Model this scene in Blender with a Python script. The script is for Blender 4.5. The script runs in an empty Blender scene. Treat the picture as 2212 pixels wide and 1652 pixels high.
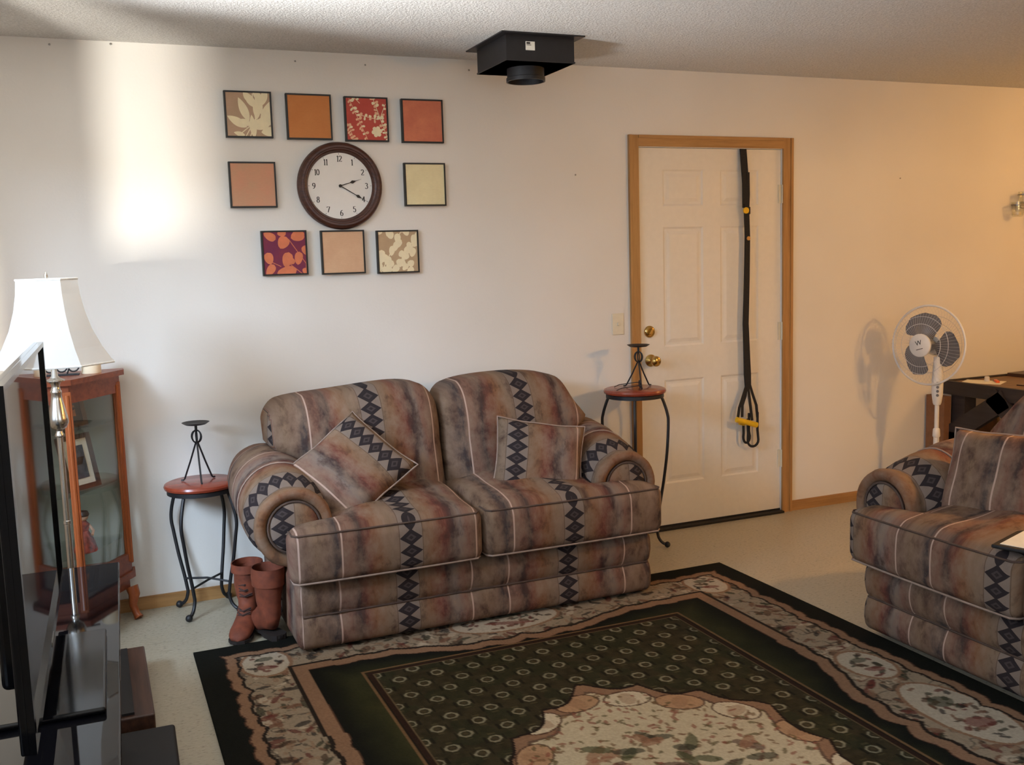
import bpy, bmesh, math, random
import numpy as np
from mathutils import Matrix, Vector, Euler
random.seed(7); np.random.seed(7)
PI = math.pi
sc = bpy.context.scene
COL = sc.collection

# ------------------------------------------------------------------ camera
CAM = (-2.6752, -4.6088, 1.4977); YAW, PITCH, ROLL, FPX = 0.3973, -0.1235, -0.0301, 2166.05
def cam_axes():
    cy, sy, cp, sp = math.cos(YAW), math.sin(YAW), math.cos(PITCH), math.sin(PITCH)
    f = Vector((sy*cp, cy*cp, sp)); r = Vector((cy, -sy, 0)); u = r.cross(f)
    c, s = math.cos(ROLL), math.sin(ROLL)
    return c*r + s*u, -s*r + c*u, f
_r, _u, _f = cam_axes()
cd = bpy.data.cameras.new('camera'); cam = bpy.data.objects.new('camera', cd); COL.objects.link(cam)
M = Matrix.Identity(4)
for i in range(3):
    M[i][0], M[i][1], M[i][2], M[i][3] = _r[i], _u[i], -_f[i], CAM[i]
cam.matrix_world = M
cd.sensor_fit = 'HORIZONTAL'; cd.sensor_width = 36.0; cd.lens = FPX*36.0/2212.0; cd.clip_start = 0.05
sc.camera = cam

# ------------------------------------------------------------------ world, lights, exposure
sc.view_settings.view_transform = 'Standard'; sc.view_settings.look = 'None'
sc.view_settings.gamma = 1.0; sc.view_settings.use_curve_mapping = False
sc.view_settings.exposure = -0.08
wd = bpy.data.worlds.new('World'); sc.world = wd; wd.use_nodes = True
bg = wd.node_tree.nodes['Background']; bg.inputs[0].default_value = (0.75, 0.85, 1.0, 1); bg.inputs[1].default_value = 1.0

def light(name, kind, loc, rot=(0, 0, 0), **k):
    l = bpy.data.lights.new(name, kind); o = bpy.data.objects.new(name, l); COL.objects.link(o)
    o.location = loc; o.rotation_euler = rot
    for a, v in k.items(): setattr(l, a, v)
    return o
# daylight through the window in the left wall: open sky from above, sunlit ground from below; plus an added dim fill behind the camera
def aim(o, target): o.rotation_euler = (Vector(target) - o.location).to_track_quat('-Z', 'Y').to_euler()
o = light('sky_daylight', 'AREA', (-5.6, -3.3, 2.75), energy=470, color=(0.60, 0.77, 1.0), shape='RECTANGLE', size=1.6, size_y=1.1); aim(o, (-3.65, -1.6, 1.55))
o = light('sunlit_ground_bounce', 'AREA', (-6.0, -1.75, -0.3), energy=1420, color=(0.95, 0.97, 1.0), shape='RECTANGLE', size=0.9, size_y=1.6); aim(o, (-3.65, -1.6, 1.5))
light('rear_fill', 'AREA', (-0.9, -5.32, 1.5), (PI/2, 0, 0), energy=10, color=(0.80, 0.90, 1.0), shape='RECTANGLE', size=1.7, size_y=1.1)
light('front_left_window_daylight', 'AREA', (-3.63, -3.75, 1.5), (0, -PI/2, 0), energy=18, color=(0.68, 0.82, 1.0), shape='RECTANGLE', size=1.1, size_y=1.0)
# added spot outside a made-up slit, throwing the bright strip onto wall and ceiling
sp = light('strip_spot', 'SPOT', (-4.02, -3.0, 1.30), energy=500, color=(1.0, 0.96, 0.88), spot_size=math.radians(95), spot_blend=0.4, shadow_soft_size=0.03)
sp.rotation_euler = (Vector((-2.37, 0, 1.95)) - Vector((-4.02, -3.0, 1.30))).to_track_quat('-Z', 'Y').to_euler()

# ------------------------------------------------------------------ materials
def lin(c):
    c = [x/255.0 for x in c]
    return tuple((x/12.92 if x <= .04045 else ((x+.055)/1.055)**2.4) for x in c) + (1.0,)
class G:
    """tiny shader-graph writer"""
    def __init__(s, name):
        s.m = bpy.data.materials.new(name); s.m.use_nodes = True; s.t = s.m.node_tree
        s.b = s.t.nodes['Principled BSDF']; s.o = s.t.nodes['Material Output']
    def n(s, typ, **k):
        nd = s.t.nodes.new(typ)
        for a, v in k.items(): setattr(nd, a, v)
        return nd
    def put(s, sock, v):
        if isinstance(v, bpy.types.NodeSocket): s.t.links.new(v, sock)
        elif v is not None: sock.default_value = v
    def mth(s, op, a, b=None, c=None, clamp=False):
        nd = s.n('ShaderNodeMath', operation=op, use_clamp=clamp)
        s.put(nd.inputs[0], a); s.put(nd.inputs[1], b); s.put(nd.inputs[2], c)
        return nd.outputs[0]
    def mix(s, f, a, b, mode='MIX'):
        nd = s.n('ShaderNodeMix', data_type='RGBA', blend_type=mode)
        s.put(nd.inputs[0], f); s.put(nd.inputs[6], a); s.put(nd.inputs[7], b)
        return nd.outputs[2]
    def ramp(s, f, stops, interp='LINEAR'):
        nd = s.n('ShaderNodeValToRGB'); cr = nd.color_ramp; cr.interpolation = interp
        while len(cr.elements) < len(stops): cr.elements.new(1.0)
        for e, (p, c) in zip(cr.elements, stops): e.position = p; e.color = c
        s.put(nd.inputs[0], f); return nd.outputs[0]
    def coord(s, which='Object'):
        return s.n('ShaderNodeTexCoord').outputs[which]
    def mapv(s, v, scale=(1, 1, 1), loc=(0, 0, 0), rot=(0, 0, 0)):
        nd = s.n('ShaderNodeMapping'); s.put(nd.inputs[0], v)
        nd.inputs[1].default_value = loc; nd.inputs[2].default_value = rot; nd.inputs[3].default_value = scale
        return nd.outputs[0]
    def noise(s, v, scale, detail=2.0, rough=0.5, out=0):
        nd = s.n('ShaderNodeTexNoise'); s.put(nd.inputs['Vector'], v)
        nd.inputs['Scale'].default_value = scale; nd.inputs['Detail'].default_value = detail; nd.inputs['Roughness'].default_value = rough
        return nd.outputs[out]
    def bump(s, h, strength=0.3, dist=0.002):
        nd = s.n('ShaderNodeBump'); nd.inputs['Strength'].default_value = strength; nd.inputs['Distance'].default_value = dist
        s.put(nd.inputs['Height'], h); s.put(s.b.inputs['Normal'], nd.outputs[0])
    def base(s, c, rough=0.6, metal=0.0, spec=None):
        s.put(s.b.inputs['Base Color'], c); s.put(s.b.inputs['Roughness'], rough); s.put(s.b.inputs['Metallic'], metal)
        if spec is not None: s.b.inputs['Specular IOR Level'].default_value = spec
        return s
MATS = {}
def plain(name, c, rough=0.6, metal=0.0, var=0.12, scale=30, bump=0.0, spec=None):
    """one colour with slight mottling"""
    if name in MATS: return MATS[name]
    g = G(name); n = g.noise(g.coord(), scale, 3)
    c = lin(c); d = tuple(x*(1-var) for x in c[:3])+(1,); e = tuple(min(1, x*(1+var)) for x in c[:3])+(1,)
    g.base(g.ramp(n, [(0.3, d), (0.7, e)]), rough, metal, spec)
    if bump: g.bump(n, bump, 0.003)
    MATS[name] = g.m; return g.m
def wood(name, c1, c2, rough=0.4, axis=2, scale=14):
    g = G(name); sca = [scale]*3; sca[axis] = scale*0.07
    n = g.noise(g.mapv(g.coord(), tuple(sca)), 3.0, 5, 0.65)
    g.base(g.ramp(n, [(0.3, lin(c1)), (0.7, lin(c2))]), rough); g.bump(n, 0.15, 0.001)
    MATS[name] = g.m; return g.m
def glass(name, tint=(0.95, 0.96, 0.94), refl=0.12):
    g = G(name); t = g.n('ShaderNodeBsdfTransparent'); t.inputs[0].default_value = (*tint, 1)
    gl = g.n('ShaderNodeBsdfGlossy'); gl.inputs['Roughness'].default_value = 0.02
    fr = g.n('ShaderNodeFresnel'); gm = g.n('ShaderNodeNewGeometry'); g.put(fr.inputs[0], g.mth('SUBTRACT', 1.45, g.mth('MULTIPLY', gm.outputs['Backfacing'], 1.45-1/1.45)))
    f = g.mth('ADD', fr.outputs[0], refl*0.3, clamp=True)
    mx = g.n('ShaderNodeMixShader'); g.put(mx.inputs[0], f); g.t.links.new(t.outputs[0], mx.inputs[1]); g.t.links.new(gl.outputs[0], mx.inputs[2])
    g.t.links.new(mx.outputs[0], g.o.inputs[0]); MATS[name] = g.m; return g.m

# painted wall with orange-peel texture
g = G('wall_paint'); n = g.noise(g.coord(), 90, 3); n2 = g.noise(g.coord(), 1.4, 2)
g.base(g.ramp(n2, [(0.3, lin((222, 217, 208))), (0.7, lin((229, 225, 217)))]), 0.75, spec=0.25); g.bump(n, 0.25, 0.002); M_WALL = g.m
# sprayed ceiling
g = G('popcorn_ceiling'); n = g.noise(g.coord(), 95, 4, 0.7)
g.base(g.ramp(n, [(0.3, lin((214, 211, 205))), (0.65, lin((240, 238, 233)))]), 0.9, spec=0.1); g.bump(n, 1.0, 0.012); M_CEIL = g.m
# sheet vinyl floor with flecks
g = G('vinyl_floor'); co = g.coord()
n = g.noise(g.mapv(co, (60, 130, 1)), 1.0, 3, 0.6); n2 = g.noise(co, 3, 3); n3 = g.noise(g.mapv(co, (9, 70, 1)), 1.0, 2)
c = g.ramp(n, [(0.30, lin((98, 90, 74))), (0.40, lin((166, 158, 138))), (0.75, lin((182, 174, 154)))])
c = g.mix(g.mth('MULTIPLY', n2, 0.35), c, lin((156, 144, 118)))
c = g.mix(g.ramp(n3, [(0.30, (0.35, 0.35, 0.35, 1)), (0.38, (0, 0, 0, 1))]), c, lin((140, 128, 104)))
g.base(c, 0.38, spec=0.4); g.bump(n, 0.08, 0.001); M_FLOOR = g.m

M_OAK = wood('oak_trim', (150, 108, 62), (182, 138, 86), 0.45, axis=2)
M_OAKX = wood('oak_trim_long', (150, 108, 62), (182, 138, 86), 0.45, axis=0)
M_CHERRY = wood('cherry_cabinet', (134, 66, 32), (178, 98, 52), 0.35, axis=2)
M_CHERRYX = wood('cherry_cabinet_long', (112, 52, 30), (150, 76, 44), 0.35, axis=0)
M_CLOCK = wood('walnut_clock', (52, 28, 22), (92, 56, 42), 0.32, axis=0, scale=30)
M_STOOL = wood('red_stained_wood', (118, 46, 28), (150, 66, 44), 0.22, axis=0, scale=9)
M_DARKW = wood('dark_bench_wood', (30, 25, 26), (50, 42, 42), 0.6, axis=1)
M_BROWNW = wood('brown_bench_top', (96, 70, 48), (130, 98, 66), 0.55, axis=0)
M_ESPR = wood('espresso_wood', (44, 28, 22), (84, 56, 42), 0.4, axis=1)
M_DOOR = plain('door_white', (224, 218, 206), 0.5, var=0.02)
M_WHITE = plain('white_plastic', (222, 220, 216), 0.4, var=0.03)
M_IVORY = plain('ivory_plastic', (216, 208, 186), 0.4, var=0.03)
M_BLACK = plain('black_iron', (24, 24, 27), 0.5, var=0.2, bump=0.15)
M_FRAME = plain('black_frame', (26, 24, 20), 0.5)
M_BMETAL = plain('black_sheet_metal', (24, 22, 24), 0.45, var=0.25)
M_BGLOSS = plain('black_gloss_plastic', (8, 8, 10), 0.10, var=0.1, spec=0.2)
M_BMATTE = plain('black_matte', (18, 17, 18), 0.6)
M_WEB = plain('black_webbing', (28, 25, 23), 0.85, var=0.25, scale=120, bump=0.3)
M_YELLOW = plain('yellow_rubber', (226, 176, 20), 0.55)
M_BRASS = plain('polished_brass', (206, 172, 104), 0.18, 1.0, var=0.05)
M_NICKEL = plain('brushed_nickel', (214, 210, 202), 0.22, 1.0, var=0.05)
M_STEEL = plain('dull_steel', (150, 146, 140), 0.4, 1.0)
M_GREYB = plain('grey_fan_blade', (104, 104, 108), 0.35, var=0.05)
M_PAPER = plain('white_paper', (232, 228, 214), 0.8, var=0.03)
M_PRINT = plain('dark_print', (52, 46, 40), 0.8)
M_CREAM = plain('candle_wax', (236, 220, 188), 0.5, var=0.04)
M_GLASS = glass('clear_glass'); M_GLASS2 = glass('clear_plastic', (0.96, 0.97, 0.98), 0.1)
g = G('grey_back_panel'); g.base(lin((132, 130, 114)), 0.5, 0.0); M_MIRROR = g.m
g = G('black_glass'); g.base((0.006, 0.006, 0.008, 1), 0.03, 0.0, 0.22); M_BGLASS = g.m
g = G('tv_screen'); g.base((0.008, 0.008, 0.011, 1), 0.03, 0.0, 0.5); M_SCREEN = g.m
# lamp shade cloth: diffuse and lets light through
g = G('shade_cloth'); d = g.n('ShaderNodeBsdfDiffuse'); d.inputs[0].default_value = lin((240, 238, 232)); tr = g.n('ShaderNodeBsdfTranslucent'); tr.inputs[0].default_value = lin((245, 242, 236))
mx = g.n('ShaderNodeMixShader'); mx.inputs[0].default_value = 0.5
g.t.links.new(d.outputs[0], mx.inputs[1]); g.t.links.new(tr.outputs[0], mx.inputs[2]); g.t.links.new(mx.outputs[0], g.o.inputs[0]); M_SHADE = g.m
# boot leather
M_LEATHER = plain('rust_suede', (112, 54, 32), 0.75, var=0.3, scale=26, bump=0.3)
M_LEATHERD = plain('dark_brown_suede', (84, 44, 32), 0.8, var=0.3, scale=26, bump=0.3)
M_SOLE = plain('boot_sole', (34, 26, 22), 0.7)
M_LACE = plain('boot_lace', (62, 40, 34), 0.8)

# couch fabric: woven south-western stripes with a column of diamonds, driven by a metre-true UV map
PERIOD = 0.705
def fabric():
    g = G('southwest_upholstery')
    uv = g.n('ShaderNodeUVMap'); uv.uv_map = 'fabric'
    sx = g.n('ShaderNodeSeparateXYZ'); g.put(sx.inputs[0], uv.outputs[0]); u, v = sx.outputs[0], sx.outputs[1]
    nz = g.noise(g.mapv(uv.outputs[0], (9, 3.2, 1)), 1.0, 3, 0.6)
    nz2 = g.noise(g.mapv(uv.outputs[0], (42, 15, 1)), 1.0, 3, 0.6)
    nz3 = g.noise(g.mapv(uv.outputs[0], (16, 10, 1), (3, 5, 0)), 1.0, 4, 0.65)
    wu = g.mth('ADD', g.mth('DIVIDE', u, PERIOD), g.mth('ADD', g.mth('MULTIPLY', g.mth('SUBTRACT', nz, .5), .13), g.mth('MULTIPLY', g.mth('SUBTRACT', nz2, .5), .06)))
    f = g.mth('FRACT', g.mth('ADD', wu, 40.0))
    S = lambda *c: lin(c)
    col = g.ramp(f, [(0.0, S(132, 104, 90)), (.05, S(128, 96, 82)), (.10, S(78, 66, 62)), (.15, S(124, 80, 66)), (.20, S(136, 98, 70)), (.28, S(134, 114, 94)), (.33, S(128, 110, 96)),
        (.45, S(132, 112, 92)), (.52, S(134, 100, 74)), (.58, S(122, 74, 62)), (.63, S(76, 62, 60)), (.67, S(132, 120, 112)), (.72, S(130, 96, 84)), (.78, S(116, 94, 82)), (.86, S(132, 110, 90)), (.92, S(118, 96, 82)), (.965, S(70, 65, 66)), (1.0, S(132, 104, 90))])
    col = g.mix(g.ramp(nz3, [(.42, (0, 0, 0, 1)), (.68, (.75, .75, .75, 1))]), col, S(152, 130, 112))
    col = g.mix(g.ramp(nz3, [(.28, (.85, .85, .85, 1)), (.45, (0, 0, 0, 1))]), col, S(76, 56, 50))
    # true (unwarped) fraction for the crisp lines
    ft = g.mth('FRACT', g.mth('ADD', g.mth('DIVIDE', u, PERIOD), 40.0))
    du = g.mth('MULTIPLY', g.mth('ABSOLUTE', g.mth('SUBTRACT', ft, .385)), PERIOD)          # metres from the diamond column
    band = g.mth('LESS_THAN', du, .045)
    col = g.mix(g.mth('MULTIPLY', band, .75), col, S(138, 126, 118))
    fv = g.mth('MULTIPLY', g.mth('ABSOLUTE', g.mth('SUBTRACT', g.mth('FRACT', g.mth('ADD', g.mth('DIVIDE', v, .053), 40.0)), .5)), 2.0)
    dd = g.mth('ADD', g.mth('DIVIDE', du, .041), fv)
    col = g.mix(g.mth('LESS_THAN', dd, 1.12), col, S(52, 46, 48))
    col = g.mix(g.mth('LESS_THAN', dd, .52), col, S(78, 70, 70))
    col = g.mix(g.mth('LESS_THAN', dd, .24), col, S(54, 48, 48))
    edge = g.mth('LESS_THAN', g.mth('ABSOLUTE', g.mth('SUBTRACT', du, .047)), .0016)
    col = g.mix(g.mth('MULTIPLY', edge, .5), col, S(80, 66, 56))
    l1 = g.mth('LESS_THAN', g.mth('MULTIPLY', g.mth('MINIMUM', ft, g.mth('SUBTRACT', 1.0, ft)), PERIOD), .0032)
    l2 = g.mth('LESS_THAN', g.mth('MULTIPLY', g.mth('ABSOLUTE', g.mth('SUBTRACT', ft, .77)), PERIOD), .0032)
    col = g.mix(g.mth('MAXIMUM', l1, l2), col, S(196, 170, 156))
    col = g.mix(1.0, col, (.80, .755, .72, 1), 'MULTIPLY')
    g.base(col, 0.92, spec=0.15)
    w = g.noise(uv.outputs[0], 420, 2); g.bump(g.mth('ADD', w, g.mth('MULTIPLY', nz, 1.5)), 0.35, 0.003)
    return g.m
M_FAB = fabric()
M_PIPE = plain('fabric_piping', (80, 62, 52), 0.9, var=0.3, scale=22)
M_PIPEL = plain('fabric_piping_pale', (150, 128, 114), 0.9, var=0.2, scale=22)

# ------------------------------------------------------------------ mesh helpers
def new_obj(name, me, parent=None, mat=None, loc=None, rot=None):
    o = bpy.data.objects.new(name, me); COL.objects.link(o)
    if mat is not None and me is not None and not me.materials: me.materials.append(mat)
    if parent is not None: o.parent = parent
    if loc is not None: o.location = loc
    if rot is not None: o.rotation_euler = rot
    return o
def tag(o, label=None, cat=None, group=None, kind=None):
    if label: o['label'] = label
    if cat: o['category'] = cat
    if group: o['group'] = group
    if kind: o['kind'] = kind
    return o
def thing(name, loc, label, cat, rz=0.0, group=None):
    o = bpy.data.objects.new(name, None); COL.objects.link(o); o.location = loc; o.rotation_euler = (0, 0, rz)
    o.empty_display_size = 0.05
    return tag(o, label, cat, group)
class MB:
    def __init__(s): s.v = []; s.f = []
    def add(s, V, F, m=None):
        k = len(s.v)
        for p in V:
            p = Vector(p)
            s.v.append(tuple(m @ p) if m is not None else tuple(p))
        for f in F: s.f.append(tuple(i+k for i in f))
        return s
    def box(s, x0, x1, y0, y1, z0, z1, m=None, b=0.0):
        if b:
            V, F = rbox_geo((x1-x0)/2, (y1-y0)/2, (z1-z0)/2, b, (1, 1, 1), 2)
            return s.add(V + np.array([(x0+x1)/2, (y0+y1)/2, (z0+z1)/2]), F, m)
        V = [(x, y, z) for z in (z0, z1) for y in (y0, y1) for x in (x0, x1)]
        return s.add(V, [(0, 2, 3, 1), (4, 5, 7, 6), (0, 1, 5, 4), (2, 6, 7, 3), (0, 4, 6, 2), (1, 3, 7, 5)], m)
    def beam(s, a, b, w, h, up=(0, 0, 1)):
        a, b = Vector(a), Vector(b); d = (b-a).normalized(); x = d.cross(Vector(up)).normalized(); y = x.cross(d)
        V = []
        for p in (a, b):
            for sx, sy in ((-1, -1), (1, -1), (1, 1), (-1, 1)): V.append(p + x*sx*w/2 + y*sy*h/2)
        return s.add(V, [(3, 2, 1, 0), (4, 5, 6, 7), (0, 1, 5, 4), (1, 2, 6, 5), (2, 3, 7, 6), (3, 0, 4, 7)])
    def tube(s, pts, r, n=8, closed=False, cap=True):
        pts = [Vector(p) for p in pts]; k = len(s.v); N = len(pts)
        rr = r if isinstance(r, (list, tuple)) else [r]*N
        up = None; rings = []
        for i, p in enumerate(pts):
            if closed: d = pts[(i+1) % N] - pts[i-1]
            else: d = pts[min(i+1, N-1)] - pts[max(i-1, 0)]
            d.normalize()
            if up is None:
                up = Vector((0, 0, 1)) if abs(d.z) < .9 else Vector((1, 0, 0))
            x = d.cross(up)
            if x.length < 1e-6: x = d.orthogonal()
            x.normalize(); y = x.cross(d).normalized(); up = y
            for j in range(n):
                a = 2*PI*j/n; s.v.append(tuple(p + (x*math.cos(a) + y*math.sin(a))*rr[i]))
        for i in range(N if closed else N-1):
            A = k + i*n; B = k + ((i+1) % N)*n
            for j in range(n): s.f.append((A+j, A+(j+1) % n, B+(j+1) % n, B+j))
        if cap and not closed:
            s.f.append(tuple(k+j for j in reversed(range(n)))); s.f.append(tuple(k+(N-1)*n+j for j in range(n)))
        return s
    def lathe(s, prof, n=32, m=None, ph=0.0, ring=False):
        V = []; F = []
        for r, z in prof:
            for j in range(n):
                a = 2*PI*j/n + ph; V.append((r*math.cos(a), r*math.sin(a), z))
        for i in range(len(prof)-1):
            for j in range(n): F.append((i*n+j, i*n+(j+1) % n, (i+1)*n+(j+1) % n, (i+1)*n+j))
        if ring:
            k = (len(prof)-1)*n
            for j in range(n): F.append((k+j, k+(j+1) % n, (j+1) % n, j))
            return s.add(V, F, m)
        if prof[0][0] > 1e-5: F.append(tuple(reversed(range(n))))
        if prof[-1][0] > 1e-5: F.append(tuple((len(prof)-1)*n+j for j in range(n)))
        return s.add(V, F, m)
    def sphere(s, c, r, n=12):
        prof = [(max(1e-6, r*math.sin(PI*i/8)), -r*math.cos(PI*i/8)) for i in range(9)]
        return s.lathe(prof, n, Matrix.Translation(c))
    def prism(s, poly, h, m=None):
        n = len(poly); V = [(x, y, 0) for x, y in poly] + [(x, y, h) for x, y in poly]
        F = [tuple(reversed(range(n))), tuple(range(n, 2*n))] + [(i, (i+1) % n, (i+1) % n + n, i+n) for i in range(n)]
        return s.add(V, F, m)
    def build(s, name, mat, parent=None, smooth=False, angle=None, loc=None, rot=None):
        me = bpy.data.meshes.new(name); me.from_pydata([tuple(v) for v in s.v], [], s.f); me.update()
        bm = bmesh.new(); bm.from_mesh(me); bmesh.ops.recalc_face_normals(bm, faces=bm.faces[:]); bm.to_mesh(me); bm.free()
        if smooth:
            me.polygons.foreach_set('use_smooth', [True]*len(me.polygons))
            if angle is None: angle = 40
            try: me.set_sharp_from_angle(angle=math.radians(angle))
            except Exception: pass
        return new_obj(name, me, parent, mat, loc, rot)
def rbox_geo(hx, hy, hz, r, nn=(6, 6, 6), nr=4):
    """box with rounded edges as a welded grid"""
    ax = []
    for h, n in zip((hx, hy, hz), nn):
        q = min(r, h*.999)
        inner = list(np.linspace(-(h-q), h-q, n+1))
        edge = [q*math.tan(PI/4*i/nr) for i in range(1, nr+1)]
        ax.append([-(h-q)-e for e in reversed(edge)] + inner + [h-q+e for e in edge])
    idx = {}; V = []; F = []
    def vid(p):
        k = tuple(round(c, 6) for c in p)
        if k not in idx: idx[k] = len(V); V.append(p)
        return idx[k]
    for a in range(3):
        b, c = (a+1) % 3, (a+2) % 3
        for sgn in (0, -1):
            for i in range(len(ax[b])-1):
                for j in range(len(ax[c])-1):
                    q = []
                    for di, dj in ((0, 0), (1, 0), (1, 1), (0, 1)):
                        p = [0, 0, 0]; p[a] = ax[a][sgn]; p[b] = ax[b][i+di]; p[c] = ax[c][j+dj]; q.append(vid(tuple(p)))
                    F.append(tuple(q) if sgn == -1 else tuple(reversed(q)))
    V = np.array(V); h = np.array([hx, hy, hz]); rr = np.minimum(r, h*.999)
    inn = np.clip(V, -(h-rr), h-rr); d = (V-inn)/rr; L = np.linalg.norm(d, axis=1, keepdims=True); L[L == 0] = 1
    return inn + d/L*rr, F
def fab_obj(name, V, F, parent, uvf, mat=None, smooth=True):
    """upholstery part: UV in metres from uvf(V) -> (N,2)"""
    me = bpy.data.meshes.new(name); me.from_pydata([tuple(p) for p in V], [], F); me.update()
    uv = me.uv_layers.new(name='fabric'); U = uvf(np.asarray(V))
    li = np.empty(len(me.loops), dtype=np.int32); me.loops.foreach_get('vertex_index', li)
    uv.data.foreach_set('uv', U[li].astype(np.float32).ravel())
    if smooth: me.polygons.foreach_set('use_smooth', [True]*len(me.polygons))
    return new_obj(name, me, parent, mat or M_FAB)
def rect_cells(xs, zs, skip):
    """front faces of a rectangle cut by xs/zs with the cells in skip left open -> (verts, faces) in XZ at y=0"""
    V = [(x, 0, z) for z in zs for x in xs]; n = len(xs); F = []
    for j in range(len(zs)-1):
        for i in range(n-1):
            if (i, j) in skip: continue
            F.append((j*n+i, j*n+i+1, (j+1)*n+i+1, (j+1)*n+i))
    return V, F
def copy_tree(o, parent=None):
    c = o.copy(); COL.objects.link(c); c.parent = parent
    for ch in list(o.children): copy_tree(ch, c)
    return c
def smooth01(x): x = np.clip(x, 0, 1); return x*x*(3-2*x)

# ------------------------------------------------------------------ the room
XL, XR, YF, H = -3.65, 4.3, -5.4, 2.44
def struct(name, mb, mat, parent=None, label=None):
    o = mb.build(name, mat, parent); o['kind'] = 'structure'
    if label: o['label'] = label
    return o
struct('floor', MB().box(XL-.12, XR+.12, YF-.12, .12, -.05, 0), M_FLOOR, label='cream speckled sheet vinyl floor')
struct('ceiling', MB().box(XL-.12, XR+.12, YF-.12, .12, H, H+.05), M_CEIL, label='white sprayed popcorn ceiling')
def wall_with_holes(name, xs, zs, skip, m, depth=.12):
    mb = MB()
    for j in range(len(zs)-1):
        for i in range(len(xs)-1):
            if (i, j) in skip: continue
            mb.box(xs[i], xs[i+1], 0, depth, zs[j], zs[j+1], m)
    return struct(name, mb, M_WALL)
wall_with_holes('wall_back', [XL-.12, -.02, .9352, XR+.12], [0, 2.066, H], {(1, 0)}, Matrix.Identity(4))
mL = Matrix.Translation((XL, 0, 0)) @ Matrix.Rotation(PI/2, 4, 'Z')      # local x -> world y, local y -> world -x
wall_with_holes('wall_left', [YF, -4.27, -3.23, -2.478, -2.24, -2.07, -1.13, 0], [0, .93, 1.36, 2.1, 2.34, H], {(5, 1), (5, 2), (3, 2), (3, 3), (1, 1), (1, 2)}, mL, .05)  # the narrow slit is made up to shape the added spot's strip
struct('wall_right', MB().box(XR, XR+.12, YF, 0, 0, H), M_WALL)
mF = Matrix.Translation((0, YF, 0)) @ Matrix.Rotation(PI, 4, 'Z')
wall_with_holes('wall_front', [-XR-.12, 0.0, 1.8, -XL+.12], [0, .9, 2.1, H], {(1, 1)}, mF)
for nm, x0, x1 in (('baseboard_left', XL, -.058), ('baseboard_right', .975, XR)):
    mb = MB(); mb.box(x0, x1, -.011, 0, 0, .05); mb.box(x0, x1, -.008, 0, .05, .058)
    struct(nm, mb, M_OAKX, label='oak baseboard along the back wall')
# windows that let the daylight in; the rear one is added for fill
wn = thing('window_1', (XL, -1.6, .95), None, None); wn['kind'] = 'structure'
for nm, a in (('window_frame', ((-.47, .47, 0, .04), (-.47, .47, 1.11, 1.15), (-.47, -.43, 0, 1.15), (.43, .47, 0, 1.15), (-.02, .02, 0, 1.15))),):
    mb = MB()
    for y0, y1, z0, z1 in a: mb.box(-.05, -.02, y0, y1, z0, z1)
    mb.build(nm, M_WHITE, wn)
wn = thing('window_3', (XL, -3.75, .93), None, None); wn['kind'] = 'structure'
mb = MB()
for y0, y1, z0, z1 in ((-.52, .52, 0, .04), (-.52, .52, 1.13, 1.17), (-.52, -.48, 0, 1.17), (.48, .52, 0, 1.17), (-.02, .02, 0, 1.17)): mb.box(-.05, -.022, y0, y1, z0, z1)
mb.build('window_frame', M_WHITE, wn)
wn = thing('rear_fill_window', (-.9, YF, .9), None, None); wn['kind'] = 'structure'  # unseen window added to carry the rear fill light
mb = MB()
for x0, x1, z0, z1 in ((-.9, .9, 0, .05), (-.9, .9, 1.15, 1.2), (-.9, -.85, 0, 1.2), (.85, .9, 0, 1.2), (-.02, .02, 0, 1.2)): mb.box(x0, x1, -.08, -.04, z0, z1)
mb.build('window_frame', M_WHITE, wn)

# door casing, threshold, door
tr = thing('trim_1', (.457, 0, 0), 'oak casing around the white entry door', None); tr['kind'] = 'structure'
for nm, x0, x1, z0, z1, m_ in (('casing', -.515, -.457, 0, 2.107, M_OAK), ('casing', .459, .523, 0, 2.107, M_OAK), ('casing', -.457, .459, 2.05, 2.107, M_OAKX)):
    mb = MB(); mb.box(x0, x1, -.012, .0, z0, z1)
    if x1-x0 < .1:
        xm = x0+.016 if x0 < 0 else x1-.016
        mb.box(min(x0 if x0 < 0 else xm, xm), max(xm, x1 if x0 > 0 else xm), -.018, -.011, z0, z1)
    else: mb.box(x0, x1, -.018, -.011, z1-.016, z1)
    mb.build(nm, m_, tr)
mb = MB(); mb.box(-.477, -.459, 0, .11, 0, 2.066); mb.box(.459, .478, 0, .11, 0, 2.066); mb.box(-.459, .459, 0, .11, 2.047, 2.066)
mb.build('jamb', M_WHITE, tr)
MB().box(-.457, .459, -.03, .10, 0, .012).build('threshold', M_BMATTE, tr)

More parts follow.
